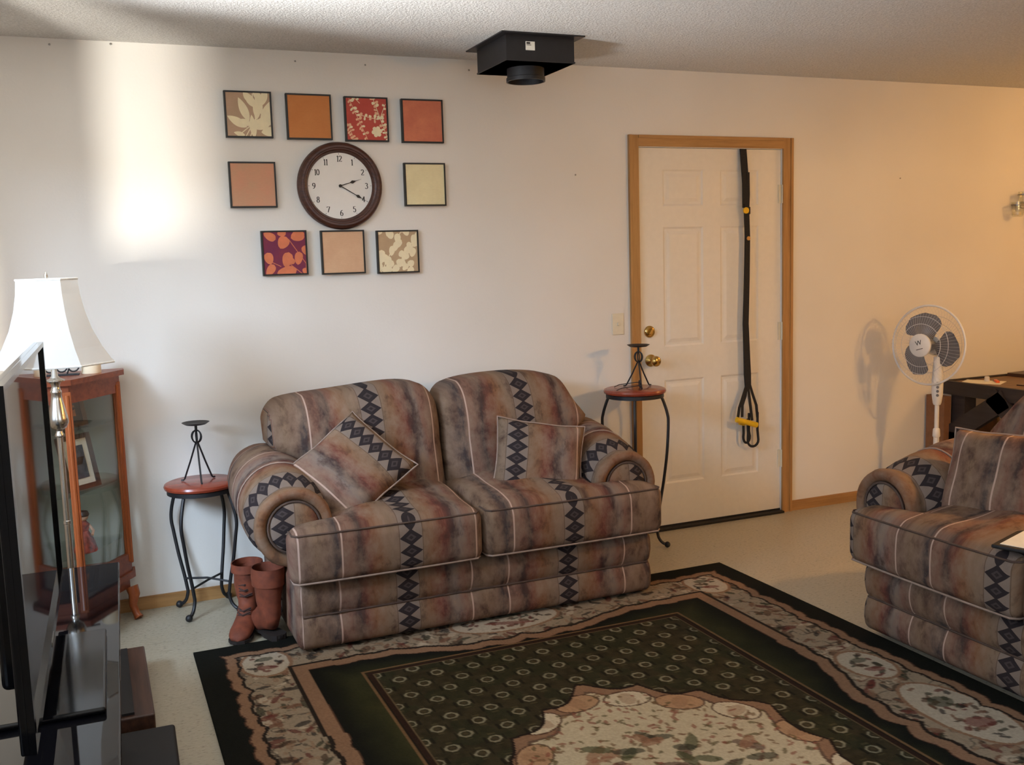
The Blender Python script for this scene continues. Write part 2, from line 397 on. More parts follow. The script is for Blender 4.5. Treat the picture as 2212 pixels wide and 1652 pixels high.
dr = thing('door_1', (0, .012, .015), 'white six panel steel entry door', None); dr['kind'] = 'structure'
DW, DH = .9152, 2.03
mb = MB(); xs = [0, .155, .405, .515, .765, DW]; zs = [0, .235, .805, .985, 1.62, 1.73, 1.92, DH]
skip = {(i, j) for i in (1, 3) for j in (1, 3, 5)}
V, F = rect_cells(xs, zs, skip); mb.add(V, F); mb.box(.001, DW-.001, .014, .05, .001, DH-.001)
for a, b in (((0, 0), (0, DH)), ((0, DH), (DW, DH)), ((DW, DH), (DW, 0)), ((DW, 0), (0, 0))):
    mb.add([(a[0], 0, a[1]), (b[0], 0, b[1]), (b[0], .05, b[1]), (a[0], .05, a[1])], [(0, 1, 2, 3)])
mb.build('door_slab', M_DOOR, dr)
for i in (1, 3):
    for j in (1, 3, 5):
        x0, x1, z0, z1 = xs[i], xs[i+1], zs[j], zs[j+1]; mb = MB(); V = []; F = []
        steps = [(0, 0), (.010, .005), (.022, .005), (.040, .001), (.052, .001)]
        for ins, y in steps: V += [(x0+ins, y, z0+ins), (x1-ins, y, z0+ins), (x1-ins, y, z1-ins), (x0+ins, y, z1-ins)]
        for k in range(len(steps)-1):
            for c in range(4): F.append((4*k+c, 4*k+(c+1) % 4, 4*k+4+(c+1) % 4, 4*k+4+c))
        F.append(tuple(4*(len(steps)-1)+c for c in range(4)))
        mb.add(V, F); mb.build('door_panel', M_DOOR, dr)
RY = Matrix.Rotation(PI/2, 4, 'X')      # lathe axis z -> world -y
mb = MB(); mb.lathe([(.0325, 0), (.0325, .006), (.024, .012), (.012, .018), (.012, .034), (.022, .040), (.029, .052), (.027, .064), (.017, .071), (.0001, .072)], 28, Matrix.Translation((.068, 0, .918)) @ RY)
o = mb.build('door_knob', M_BRASS, dr, True); o['label'] = 'round polished brass door knob'
mb = MB(); mb.lathe([(.032, 0), (.032, .004), (.027, .010), (.021, .012), (.021, .009), (.0001, .009)], 28, Matrix.Translation((.064, 0, 1.072)) @ RY)
o = mb.build('deadbolt', M_BRASS, dr, True); o['label'] = 'brass deadbolt rose'
mb = MB(); mb.box(-.007, .007, -.026, -.008, -.017, .017, Matrix.Translation((.064, 0, 1.072)) @ Matrix.Rotation(.6, 4, 'Y'), b=.003)
mb.build('thumb_turn', M_BRASS, o)
for z in (1.79, 1.03, .30):
    mb = MB(); mb.tube([(DW+.004, -.012, z-.05), (DW+.004, -.012, z+.05)], .007, 10); mb.box(DW-.018, DW+.004, -.006, 0.0, z-.05, z+.05)
    mb.build('hinge', M_STEEL if z > 2 else M_IVORY, dr, True)
MB().box(0, DW, -.004, .02, -.012, .006).build('door_sweep', M_BMATTE, dr)

# ------------------------------------------------------------------ couches
def grid_box(c, h, r, nn, nr=4):
    V, F = rbox_geo(h[0], h[1], h[2], r, nn, nr); return V + np.array(c), F
def couch(name, label, loc, rz, xb, arms, n_seat, uoff, taper=(0, 0), bshift=0.0, lean=.16):
    """local frame: origin on the floor at the middle of the back, front towards -y; xb = (left, right) of the base"""
    t = thing(name, loc, label, 'sofa', rz)
    uvf = lambda P: np.stack([P[:, 0]-uoff, P[:, 2]-P[:, 1]], 1)
    uvz = lambda P: np.stack([P[:, 0]-uoff, P[:, 2]*1.06], 1)
    def uvz(P):
        u = P[:, 0]-uoff
        u = np.where(P[:, 0] < xb[0]+.018, u-.6*(P[:, 1]+.86), u); u = np.where(P[:, 0] > xb[1]-.05, u+.6*(P[:, 1]+.86), u)
        return np.stack([u, P[:, 2]*1.06], 1)
    ZC = .497
    bl, br = xb; (al, rl), (ar, rr_) = arms; il, ir = al+rl*.9, ar-rr_*.9     # inner faces of the arms
    YB, YC, YA = -.83, -.905, -.755
    # boxed base: two quilted rows, pinched along the middle seam and at the pale lines
    hz = .137; V, F = grid_box(((bl+br)/2, (YB-.02)/2-.0, .018+hz), ((br-bl)/2, (-YB-.03)/2, hz), .03, (60, 4, 20), 3)
    front = V[:, 1] < YB+.06
    zz = (V[:, 2]-.018)/(2*hz)
    puff = np.abs(np.sin(zz*2*PI))**.6
    fu = ((V[:, 0]-uoff)/PERIOD) % 1.0
    lines = np.minimum(np.minimum(fu, 1-fu), np.abs(fu-.77))*PERIOD
    pin = np.exp(-(lines/.02)**2)*np.exp(-((zz-.5)/.18)**2)
    V[front, 1] += (-.022*puff + .012*pin)[front]
    fab_obj('base_panel', V, F, t, uvz)
    mb = MB(); mb.tube([(bl+.02, YB-.0, .018+hz), (br-.02, YB-.0, .018+hz)], .004, 6); mb.build('seam', M_PIPE, t, True)
    for x in (bl+.06, br-.06):
        for y in (YB+.08, -.06): MB().box(x-.03, x+.03, y-.03, y+.03, .0095, .05).build('foot', M_BMATTE, t)
    # back frame
    V, F = grid_box(((bl+br)/2, -.085+bshift, .44), ((br-bl)/2-.04, .075, .39), .06, (20, 2, 10)); fab_obj('back_frame', V, F, t, uvf)
    # rolled arms
    for sgn, xc, r in ((-1, al, rl), (1, ar, rr_)):
        n = 40; ys = [(YA+.004, .62), (YA-.018, .80), (YA-.026, .90), (YA-.018, .985), (YA+.005, 1.03), (YA+.035, 1.0), (YA+.052, .93), (YA+.06, .955), (YA+.085, 1.06), (YA+.14, 1.13), (YA+.20, 1.15), (YA+.245, 1.135), (YA+.252, 1.11), (YA+.26, 1.135), (YA+.33, 1.15), (YA+.48, 1.12), (YA+.60, 1.06), (-.06, .95), (-.03, .8)]
        V = []; F = []; arc = []
        for k, (y, q) in enumerate(ys):
            lift = .075*smooth01((y-YA)/.5); zc = ZC + lift
            for j in range(n):
                a = 2*PI*j/n
                wob = 1 + .012*math.sin(a*9+k*.7)*(1 if 3 < k < 8 else .3)
                sag = 1.0 if math.sin(a) > 0 else 1.06
                V.append((xc + r*q*wob*math.cos(a) + sgn*.012*lift/.075, y, zc + r*q*wob*math.sin(a)*sag)); arc.append((k, a))
        for k in range(len(ys)-1):
            for j in range(n): F.append((k*n+j, k*n+(j+1) % n, (k+1)*n+(j+1) % n, (k+1)*n+j))
        F.append(tuple(j for j in range(n))); F.append(tuple((len(ys)-1)*n+j for j in reversed(range(n))))
        Vn = np.array(V); ang = np.array([a for _, a in arc])
        if sgn < 0: ang = (ang + PI/2) % (2*PI)
        else: ang = (ang + PI/2) % (2*PI)
        o = fab_obj('arm', Vn, F, t, lambda P, ang=ang: np.stack([P[:, 1] - YA + .165, ang*r], 1))
        # flat round front panel set into the roll
        m = MB(); ring = [(.0001, .012), (r*.36, .011), (r*.60, .006), (r*.66, -.004), (r*.66, -.03)]
        m.lathe([(a, -b) for a, b in reversed([(q_, -h_) for q_, h_ in ring])] if False else ring[::-1], 32, Matrix.Translation((xc, YA-.012, ZC)) @ Matrix.Rotation(PI/2, 4, 'X'))
        P = np.array(m.v); fab_obj('arm_panel', P, m.f, o, lambda P, s=sgn, xc=xc: np.stack([P[:, 0]-xc + .385*PERIOD + (.045 if s < 0 else -.055), P[:, 2]], 1))
        pm = MB(); pm.tube([(xc+r*.68*math.cos(2*PI*j/28), YA-.012, ZC+r*.68*math.sin(2*PI*j/28)) for j in range(28)], .005, 6, True); pm.build('piping', M_PIPE, o, True)
        pm = MB(); kk = 12; lift = .075*smooth01((ys[kk][0]-YA)/.5)
        pm.tube([(xc + sgn*.012*lift/.075 + (r*1.14)*math.cos(a), ys[kk][0], ZC+lift + r*1.14*math.sin(a)*(1 if math.sin(a) > 0 else 1.06)) for a in [2*PI*j/36 for j in range(36)]], .0035, 6, True); pm.build('piping', M_PIPEL, o, True)
        # upright side of the arm, down to the floor rail
        x0, x1 = (bl+.02, il+.02) if sgn < 0 else (ir-.02, br-.02)
        V, F = grid_box(((x0+x1)/2, (YA-.02)/2, .27), ((x1-x0)/2, (-YA-.06)/2, .235), .03, (3, 10, 6), 3)
        fab_obj('arm_side', V, F, t, lambda P: np.stack([P[:, 1]+.1, P[:, 2]+P[:, 0]], 1))
    # seat cushions with ears in front of the arms
    edges = list(np.linspace(il, ir, n_seat+1))
    for k in range(n_seat):
        x0, x1 = edges[k]+.002, edges[k+1]-.002
        hy = (-YC-.28)/2; yc = YC+hy; hz = .105; zc = .295+hz
        V, F = rbox_geo(1.0, hy, hz, .045, (26, 20, 4), 4)
        # use unit half-width in x then map to the outline
        V2 = V.copy(); hx = (x1-x0)/2
        V, F = rbox_geo(hx, hy, hz, .045, (26, 20, 4), 4)
        s_ = V[:, 0]/hx; yy = V[:, 1]+yc
        ear = 1-smooth01((yy-(YA-.055))/.05)
        xl = np.full(len(V), x0); xr = np.full(len(V), x1)
        if k == 0: xl = x0 + (bl-.028-x0)*ear
        if k == n_seat-1: xr = x1 + (br+.028-x1)*ear
        # keep rounding at the sides: shift outer thirds instead of scaling
        wl = smooth01((-s_-.1)/.9)**1 if k == 0 else 0*s_; wr = smooth01((s_-.1)/.9) if k == n_seat-1 else 0*s_
        X = (x0+x1)/2 + V[:, 0] + wl*(xl-x0) + wr*(xr-x1)
        crown = (1-np.clip(np.abs(s_), 0, 1)**3)*(1-np.clip(np.abs(V[:, 1]/hy), 0, 1)**4)
        Z = zc + V[:, 2]; top = V[:, 2] > 0
        Z = Z + np.where(top, .035*crown + .006*np.sin(X*23+yy*17)*crown, 0) + np.where(top, .022*smooth01((yy-YC-.1)/.3), 0)
        Y = yy - np.where(V[:, 1] < -hy+.08, .012*(1-np.abs(s_)**3)*(1-np.clip(np.abs(V[:, 2]/hz), 0, 1)**2), 0)
        P = np.stack([X, Y, Z], 1)
        o = fab_obj('seat_cushion', P, F, t, uvf)
        for zq, m_ in ((zc+hz-.012, M_PIPE), (zc-hz+.012, M_PIPEL)):
            a0 = (bl-.018) if k == 0 else x0+.01; a1 = (br+.018) if k == n_seat-1 else x1-.01
            path = [(a0+.004, YC+.10, zq), (a0+.003, YC+.03, zq)] + [(a0+.02+(a1-a0-.04)*i/10, YC+.010-.007*(1-abs(i/5-1)**3), zq) for i in range(11)] + [(a1-.003, YC+.03, zq), (a1-.004, YC+.10, zq)]
            pm = MB(); pm.tube(path, .004, 6); pm.build('piping', m_, o, True)
    # back cushions: wide shoulders over the arms, leaning back
    bx0, bx1 = bl+.0, br-.03; mids = [bx0+(bx1-bx0)*k/n_seat for k in range(n_seat+1)]
    for k in range(n_seat):
        x0, x1 = mids[k]+.004, mids[k+1]-.004; hx = (x1-x0)/2; hy = .125; hz = .275; zc = .405+hz
        V, F = rbox_geo(hx, hy, hz, .07, (18, 4, 16), 5)
        s_ = V[:, 0]/hx; zt = (V[:, 2]+hz)/(2*hz)
        X = (x0+x1)/2 + V[:, 0]
        low = 1-smooth01((zt-.42)/.22)
        if k == 0: X = X + np.clip((-s_), 0, 1)*(il-.0-x0)*low
        if k == n_seat-1: X = X + np.clip(s_, 0, 1)*(ir-x1)*low
        if k == 0: X = X + np.clip(-s_, 0, 1)*taper[0]*smooth01((zt-.45)/.5)
        if k == n_seat-1: X = X - np.clip(s_, 0, 1)*taper[1]*smooth01((zt-.45)/.5)
        Z = zc + V[:, 2] + smooth01((V[:, 2]-hz+.24)/.24)*(.014*np.sin(s_*2.2+k*1.7)-.05*np.abs(s_)**6)
        puff = .045*(1-np.abs(s_)**3)*np.clip(np.sin(PI*np.clip(zt, 0, 1)), 0, 1)**.6
        Y = -.285 + bshift + V[:, 1] + lean*(zt-.5) + np.where(V[:, 1] < 0, -puff, 0) + np.where((V[:, 1] < 0) & (zt > .55), -.02*np.sin((zt-.55)/.45*PI), 0)
        Y = np.minimum(Y, -.055+bshift+(lean-.16))
        P = np.stack([X, Y, Z], 1); o = fab_obj('back_cushion', P, F, t, uvz)
        pm = MB(); zq = .95*2*hz
        tl_, tr_ = (taper[0] if k == 0 else 0), (taper[1] if k == n_seat-1 else 0)
        path = [((x0+x1)/2+hx*q*.955+max(0, -q)*tl_-max(0, q)*tr_, -.285+bshift-.105+lean*.42-.012*(1-q*q), zc+hz-.028-.05*abs(q)**6+.014*math.sin(q*2.2+k*1.7)) for q in np.linspace(-.84, .84, 15)]
        pm.tube(path, .0035, 6); pm.build('piping', M_PIPE, o, True)
    return t
couch('loveseat', 'two-seat patterned loveseat standing against the white wall', (-1.25, -.05, 0), 0, (-.775, .780),
      ((-.757, .148), (.697, .142)), 2, -.61, taper=(.0, .10))
couch('sofa', 'long patterned sofa cut off by the right edge of the photo', (.86, -2.70, 0), -PI/2, (-1.05, 1.05), ((-1.02, .148), (1.02, .148)), 3, -.641, taper=(.09, .09), bshift=.13, lean=.24)

def pillow(label, c, w, h, th, ang, tilt, yaw, u0, v0=0.0):
    n = 18; g_ = np.linspace(-1, 1, n+1); V = []; F = []
    for s in (1, -1):
        for j in range(n+1):
            for i in range(n+1):
                x, z = g_[i], g_[j]
                e = max(0, (1-abs(x)**2.6))*max(0, (1-abs(z)**2.6)); y = -s*th/2*e**.42
                pull = 1-.06*(1-abs(z)**2) if True else 1; pull2 = 1-.06*(1-abs(x)**2)
                V.append((x*w/2*pull, y + .004*math.sin(7*x+5*z), z*h/2*pull2))
    N = (n+1)**2
    for s in range(2):
        for j in range(n):
            for i in range(n):
                q = (s*N+j*(n+1)+i, s*N+j*(n+1)+i+1, s*N+(j+1)*(n+1)+i+1, s*N+(j+1)*(n+1)+i); F.append(q if s == 0 else q[::-1])
    rim = [(x, -1) for x in g_[:-1]] + [(1, z) for z in g_[:-1]] + [(x, 1) for x in g_[::-1][:-1]] + [(-1, z) for z in g_[::-1][:-1]]
    t = thing('throw_pillow', c, label, 'pillow', 0, 'throw pillows matching the couches')
    t.rotation_mode = 'QUATERNION'
    t.rotation_quaternion = (Matrix.Rotation(yaw, 3, 'Z') @ Matrix.Rotation(tilt, 3, 'X') @ Matrix.Rotation(ang, 3, 'Y')).to_quaternion()
    o = fab_obj('pillow_cover', np.array(V), F, t, lambda P: np.stack([P[:, 0]+u0, P[:, 2]+v0], 1))
    bm = bmesh.new(); bm.from_mesh(o.data); bmesh.ops.remove_doubles(bm, verts=bm.verts, dist=1e-4); bm.to_mesh(o.data); bm.free()
    pm = MB(); pm.tube([(x*w/2*(1-.06*(1-abs(z)**2)), .004*math.sin(7*x+5*z), z*h/2*(1-.06*(1-abs(x)**2))) for x, z in rim], .004, 6, True); pm.build('piping', M_PIPEL, t, True)
    return t
D0 = .385*PERIOD
pillow('patterned pillow lying tilted on the left arm of the loveseat', (-1.742, -.62, .652), .43, .38, .13, math.radians(137), math.radians(-40), math.radians(-14), D0+.135)
pillow('patterned pillow leaning in the right corner of the loveseat', (-.893, -.645, .618), .40, .34, .13, math.radians(11), math.radians(-26), math.radians(-10), D0+.11)
pillow('patterned pillow leaning against the far arm of the long sofa', (.33, -1.985, .640), .40, .37, .13, math.radians(-3), math.radians(-24), math.radians(-90+10), .77*PERIOD+.13)
# tablet on the sofa seat
t = thing('tablet', (.115, -2.455, .530), 'black tablet with a bright white screen lying on the long sofa', 'tablet', .35)
MB().box(-.125, .125, -.09, .19, 0, .012, b=.004).build('case', M_BMATTE, t)
MB().box(-.105, .105, -.07, .17, .0121, .0135).build('page', M_PAPER, t)

# ------------------------------------------------------------------ rug
def rug():
    W, L = 2.44, 3.35; X0, Y0 = -2.397, -.653; st = .005
    nx, ny = int(W/st), int(L/st)
    xs = (np.arange(nx+1))*W/nx; ys = (np.arange(ny+1))*L/ny
    X, Y = np.meshgrid(xs, ys)
    dx = np.minimum(X, W-X); dy = np.minimum(Y, L-Y); d = np.minimum(dx, dy)
    side = dx < dy
    t = np.where(side, Y-L/2, X-W/2)
    c8 = lambda *c: np.array(lin(c)[:3])
    BLK, OLV, TAN, CRM, BRN, DRK = c8(24, 25, 20), c8(58, 58, 34), c8(144, 112, 87), c8(156, 140, 118), c8(86, 60, 46), c8(44, 36, 30)
    rng = np.random.RandomState(3)
    img = np.empty(X.shape+(3,)); img[:] = BLK
    def setm(m, c, a=1.0): img[m] = img[m]*(1-a) + c*a
    # smooth value noise
    def vnoise(fx, fy, seed):
        r = np.random.RandomState(seed).rand(int(fy)+3, int(fx)+3); u = X/W*fx; v = Y/L*fy
        i = u.astype(int); j = v.astype(int); a = smooth01(u-i); b = smooth01(v-j)
        return (r[j, i]*(1-a)+r[j, i+1]*a)*(1-b) + (r[j+1, i]*(1-a)+r[j+1, i+1]*a)*b
    n1 = vnoise(40, 55, 1); n2 = vnoise(110, 150, 2); n3 = vnoise(70, 95, 5)
    chf = (dx+dy)/math.sqrt(2)
    tc = np.abs(t)
    scal = np.abs(np.sin(PI*t/.30))**.5*.020 + .012*np.abs(np.sin(PI*t/.11))
    corner = np.exp(-((chf-.20)/.16)**2)*.03
    half = np.where(side, L/2, W/2)
    ctr = np.exp(-(t/.40)**4)
    e1 = .118 - scal - .02*ctr - .0*corner
    e2 = .375 + .105*ctr*(.8+.2*np.abs(np.sin(PI*t/.17))) + np.where(tc < .75, .012*np.abs(np.sin(PI*t/.13)), 0)
    din = np.minimum(d, chf-.085)
    de = np.where(chf < .33, np.maximum(d, chf*.62), d)
    band = (d > e1) & (din < e2)
    setm(band, CRM)
    # floral work: stamped leaves and petals in the border
    def stamp(cx, cy, a, b, th, c, al, mask):
        R = max(a, b)+st; i0, i1 = max(0, int((cx-R)/W*nx)), min(nx, int((cx+R)/W*nx)+1); j0, j1 = max(0, int((cy-R)/L*ny)), min(ny, int((cy+R)/L*ny)+1)
        if i1 <= i0 or j1 <= j0: return
        x = X[j0:j1+1, i0:i1+1]-cx; y = Y[j0:j1+1, i0:i1+1]-cy; u = x*math.cos(th)+y*math.sin(th); v = -x*math.sin(th)+y*math.cos(th)
        m = ((u/a)**2+(v/b)**2 < 1) & mask[j0:j1+1, i0:i1+1]
        s = img[j0:j1+1, i0:i1+1]; s[m] = s[m]*(1-al)+c*al
    pal = [c8(74, 58, 44), c8(96, 70, 52), c8(54, 56, 40), c8(120, 84, 64), c8(104, 52, 44), c8(46, 42, 40), c8(190, 174, 150)]
    for k in range(4200):
        cx, cy = rng.rand()*W, rng.rand()*L
        q = min(cx, W-cx, cy, L-cy)
        if q < .10 or q > .50: continue
        c = pal[rng.randint(len(pal))]; a = .012+.026*rng.rand()
        stamp(cx, cy, a, a*(.25+.3*rng.rand()), rng.rand()*PI, c, .8, band)
    setm(band & (np.abs(n3-.5) < .035), DRK, .6)
    setm(band & (n2 > .8), TAN, .6)
    # rosettes in the middle of each side and in the corners
    ros = [(.235, L/2), (W-.235, L/2), (W/2, .235), (W/2, L-.235), (.235, L/2-.42), (W-.235, L/2-.42), (.235, L/2+.42), (W-.235, L/2+.42)] + [(a, b) for a in (.24, W-.24) for b in (.24, L-.24)]
    for k, (cx, cy) in enumerate(ros):
        big = k < 4; vert = cx < .5 or cx > W-.5
        a, b = ((.115, .23) if vert else (.23, .115)) if big else (.085, .12)
        stamp(cx, cy, a+.014, b+.014, 0, TAN, 1, band); stamp(cx, cy, a, b, 0, c8(184, 172, 152), 1, band)
        for q in range(46 if big else 16):
            th = rng.rand()*2*PI; rr = rng.rand()**.5*.85
            stamp(cx+a*rr*math.cos(th), cy+b*rr*math.sin(th), .010+.014*rng.rand(), .006+.006*rng.rand(), rng.rand()*PI, pal[rng.randint(6)], .8, band)
        stamp(cx, cy-b*.35, a*.4, b*.16, 0, c8(62, 66, 48), .7, band); stamp(cx, cy+b*.35, a*.45, b*.15, .3, c8(120, 60, 52), .7, band)
    # ribbons each side of the border
    setm((d > e1) & (d < e1+.040), TAN); setm((d > e1) & (d < e1+.006), BRN); setm((d > e1+.040) & (d < e1+.052), DRK)
    setm((din > e2-.052) & (din < e2) & (d > e1+.05), TAN); setm((din > e2-.068) & (din < e2-.052) & (d > e1+.06), DRK); setm((din > e2-.004) & (din < e2), BRN)
    # gradient from black to olive, thin lines, field
    gz = (din >= e2) & (d < .545)
    a = smooth01((d-e2)/.16)[..., None]*(.55+.45*n1[..., None]); img[gz] = (BLK*(1-a)+OLV*a)[gz]
    fx = np.minimum(dx-.555, dy-.500)
    field = (fx > 0); fcol = c8(56, 50, 34)*(.75+.5*n2[..., None]); img[field] = fcol[field]
    setm(field & (n1 > .55), c8(44, 50, 32), .4)
    setm((np.abs(fx+.006) < .005), c8(120, 92, 62)); setm((fx > .0) & (fx < .022), c8(48, 32, 24)); setm((np.abs(fx-.025) < .003), c8(112, 92, 66), .8)
    # lattice of little octagons
    p = .1415; inside = fx > .03
    for off in (0, .5):
        u = (X-.652)/p + off; v = (Y-.613)/p + off
        a_ = (u-np.round(u))*p; b_ = (v-np.round(v))*p
        q = np.maximum(np.maximum(np.abs(a_), np.abs(b_)*1.0), (np.abs(a_)+np.abs(b_))*.72)
        setm(inside & (np.abs(q-.0195) < .0036), c8(146, 139, 114), .85); setm(inside & (q < .010), c8(74, 64, 44), .8)
        setm(inside & (np.abs(a_) > .028) & (np.abs(a_) < .036) & (np.abs(b_) < .02), c8(30, 26, 20), .8)
        setm(inside & (np.abs(b_) > .032) & (np.abs(b_) < .04) & (np.abs(a_) < .012), c8(84, 76, 50), .7)
    # medallion
    mx, my = X-W/2, Y-L/2; th = np.arctan2(my/.74, mx/.54); q = np.sqrt((mx/.54)**2+(my/.74)**2)
    ed = 1.0-.10*np.abs(np.cos(3*th)) - .075*np.abs(np.sin(8*th+.4))
    med = q < ed; setm(med, TAN); setm((q > ed) & (q < ed+.02), c8(40, 30, 24))
    e3 = ed-.075; inn = q < e3; setm(inn, c8(196, 182, 152)); setm((q < e3) & (q > e3-.022), BRN, .9)
    for k in range(16):
        a = 2*PI*(k+.5)/16; R = .80+.05*math.cos(3*a)
        cx, cy = W/2+.54*R*math.cos(a), L/2+.74*R*math.sin(a)
        stamp(cx, cy, .085, .06, a+PI/2, BRN, .9, med); stamp(cx, cy, .078, .053, a+PI/2, c8(178, 142, 108) if k % 2 else c8(206, 192, 164), 1, med)
        stamp(cx, cy, .045, .028, a, c8(150, 112, 84), .45, med)
    for k in range(900):
        a = rng.rand()*2*PI; R = rng.rand()**.5*.92
        stamp(W/2+.54*R*math.cos(a), L/2+.74*R*math.sin(a), .008+.010*rng.rand(), .004+.004*rng.rand(), rng.rand()*PI, [c8(120, 92, 64), c8(96, 84, 52), c8(140, 84, 66)][k % 3], .75, inn)
    for k in range(60):
        a = rng.rand()*2*PI; R = rng.rand()**.5*.52
        stamp(W/2+.54*R*math.cos(a), L/2+.74*R*math.sin(a), .035+.02*rng.rand(), .02, rng.rand()*PI, [c8(58, 60, 46), c8(96, 70, 60), c8(150, 110, 84), c8(66, 74, 44)][k % 4], .75, inn)
    img *= (.88+.24*rng.rand(*X.shape))[..., None]*.78
    zt = .009
    V = np.stack([X0+X, Y0-Y, np.full_like(X, zt)], -1).reshape(-1, 3)
    idx = np.arange((nx+1)*(ny+1)).reshape(ny+1, nx+1)
    Fq = np.stack([idx[:-1, :-1], idx[1:, :-1], idx[1:, 1:], idx[:-1, 1:]], -1).reshape(-1, 4)
    loop = np.concatenate([idx[0, :], idx[1:, -1], idx[-1, -2::-1], idx[-2:0:-1, 0]]); N0 = len(V)
    low = V[loop].copy(); low[:, 2] = .001; V = np.concatenate([V, low]); k = np.arange(len(loop)); k2 = (k+1) % len(loop)
    Fs = np.stack([loop[k], loop[k2], N0+k2, N0+k], -1); Fq = np.concatenate([Fq, Fs])
    me = bpy.data.meshes.new('area_rug'); me.vertices.add(len(V)); me.vertices.foreach_set('co', (V-np.array([X0+W/2, Y0-L/2, 0])).astype(np.float32).ravel())
    me.loops.add(Fq.size); me.loops.foreach_set('vertex_index', Fq.astype(np.int32).ravel())
    me.polygons.add(len(Fq)); me.polygons.foreach_set('loop_start', (np.arange(len(Fq))*4).astype(np.int32)); me.polygons.foreach_set('loop_total', np.full(len(Fq), 4, np.int32))
    me.update(calc_edges=True); me.validate()
    at = me.color_attributes.new('weave', 'FLOAT_COLOR', 'POINT'); C = np.ones((len(V), 4), np.float32)
    C[:N0, :3] = img.reshape(-1, 3); C[N0:, :3] = BLK; at.data.foreach_set('color', C.ravel())
    gg = G('rug_pile'); an = gg.n('ShaderNodeVertexColor'); an.layer_name = 'weave'
    gg.base(an.outputs[0], 0.95, spec=0.1); gg.bump(gg.noise(gg.coord(), 320, 2), 0.5, 0.004)
    o = new_obj('area_rug', me, None, gg.m, (X0+W/2, Y0-L/2, 0))
    tag(o, 'dark green floral area rug with a cream medallion on the floor', 'rug')
rug()

# ------------------------------------------------------------------ clock
t = thing('wall_clock', (-1.569, 0, 1.848), 'round wall clock with a dark wooden rim and white face', 'clock')
RX = Matrix.Rotation(PI/2, 4, 'X')
mb = MB(); mb.lathe([(.150, .0), (.196, .0), (.197, .014), (.192, .026), (.180, .036), (.172, .036), (.168, .032), (.164, .032), (.158, .028), (.152, .018), (.149, .014)], 72, RX, ring=True); mb.build('rim', M_CLOCK, t, True, 25)
mb = MB(); mb.lathe([(.155, .001), (.155, .012), (.0001, .012)], 64, RX); mb.build('dial', plain('clock_face', (230, 226, 218), 0.5, var=0.01), t, True)
def ribbons(paths, thick, thin, y):
    mb = MB()
    for p in paths:
        k = len(mb.v)
        for i, (x, z) in enumerate(p):
            a = p[max(0, i-1)]; b = p[min(len(p)-1, i+1)]; dx, dz = b[0]-a[0], b[1]-a[1]; L = math.hypot(dx, dz) or 1
            w = (thin+(thick-thin)*abs(dz)/L)/2; nx, nz = -dz/L*w, dx/L*w
            mb.v += [(x+nx, y, z+nz), (x-nx, y, z-nz)]
        for i in range(len(p)-1): mb.f.append((k+2*i, k+2*i+1, k+2*i+3, k+2*i+2))
    return mb
def arcp(cx, cz, rx, rz, a0, a1, n=14): return [(cx+rx*math.cos(math.radians(a0+(a1-a0)*i/n)), cz+rz*math.sin(math.radians(a0+(a1-a0)*i/n))) for i in range(n+1)]
DIG = {'0': [arcp(.28, .5, .22, .48, 0, 360, 24)], '1': [[(.24, .0), (.24, 1.0)], [(.10, .84), (.24, 1.0)], [(.10, 0), (.38, 0)]],
 '2': [arcp(.28, .72, .21, .26, 165, -30) + [(.10, .06)], [(.08, .03), (.50, .03)], [(.50, .03), (.50, .14)]],
 '3': [arcp(.26, .75, .19, .23, 150, -90), arcp(.26, .27, .23, .26, 90, -150)], '4': [[(.38, 0), (.38, 1.0)], [(.38, 1.0), (.05, .30)], [(.05, .30), (.54, .30)]],
 '5': [[(.12, .96), (.48, .96)], [(.12, .96), (.10, .55)], arcp(.26, .31, .22, .30, 130, -150)], '6': [arcp(.28, .28, .21, .27, 0, 360, 22), [(.46, .95)] + arcp(.46, .40, .39, .55, 105, 190)],
 '7': [[(.06, .96), (.52, .96)], [(.52, .96), (.22, 0)], [(.06, .96), (.06, .82)]], '8': [arcp(.28, .75, .17, .22, 0, 360, 20), arcp(.28, .26, .21, .26, 0, 360, 20)],
 '9': [arcp(.28, .71, .21, .27, 0, 360, 22), [(.10, .05)] + arcp(.10, .60, .39, .55, -75, 10)]}
for h in range(1, 13):
    a = PI/2 - h*PI/6; cx, cz = .122*math.cos(a), .122*math.sin(a); s = str(h); sc_ = .026; wtot = .40*len(s)+.14
    paths = [[(cx+(px + i*.40 - wtot/2+.02)*sc_*1.0, cz+(pz-.5)*sc_) for px, pz in p] for i, ch in enumerate(s) for p in DIG[ch]]
    ribbons(paths, .0042, .0016, -.0125).build('numeral', M_PRINT, t)
for k in range(12):
    a = k*PI/6; MB().box(-.0008, .0008, -.0126, -.0122, .141, .147, Matrix.Rotation(a, 4, 'Y')).build('hour_mark', M_PRINT, t)
for ang, L, q in ((17, .104, .060), (-30.5, .142, .094)):
    mb = MB(); m = Matrix.Rotation(-math.radians(ang), 4, 'Y'); y = -.0165 if L > .12 else -.0150
    mb.add([(0, y, .0022), (q-.012, y, .0016), (q, y, .0075), (q+.016, y, .0013), (L, y, .0003), (L, y, -.0003), (q+.016, y, -.0013), (q, y, -.0075), (q-.012, y, -.0016), (0, y, -.0022)], [tuple(range(10))], m)
    mb.build('hand', M_PRINT, t)
mb = MB(); mb.lathe([(.007, .012), (.007, .018), (.0001, .019)], 20, RX); mb.build('hub', M_PRINT, t)

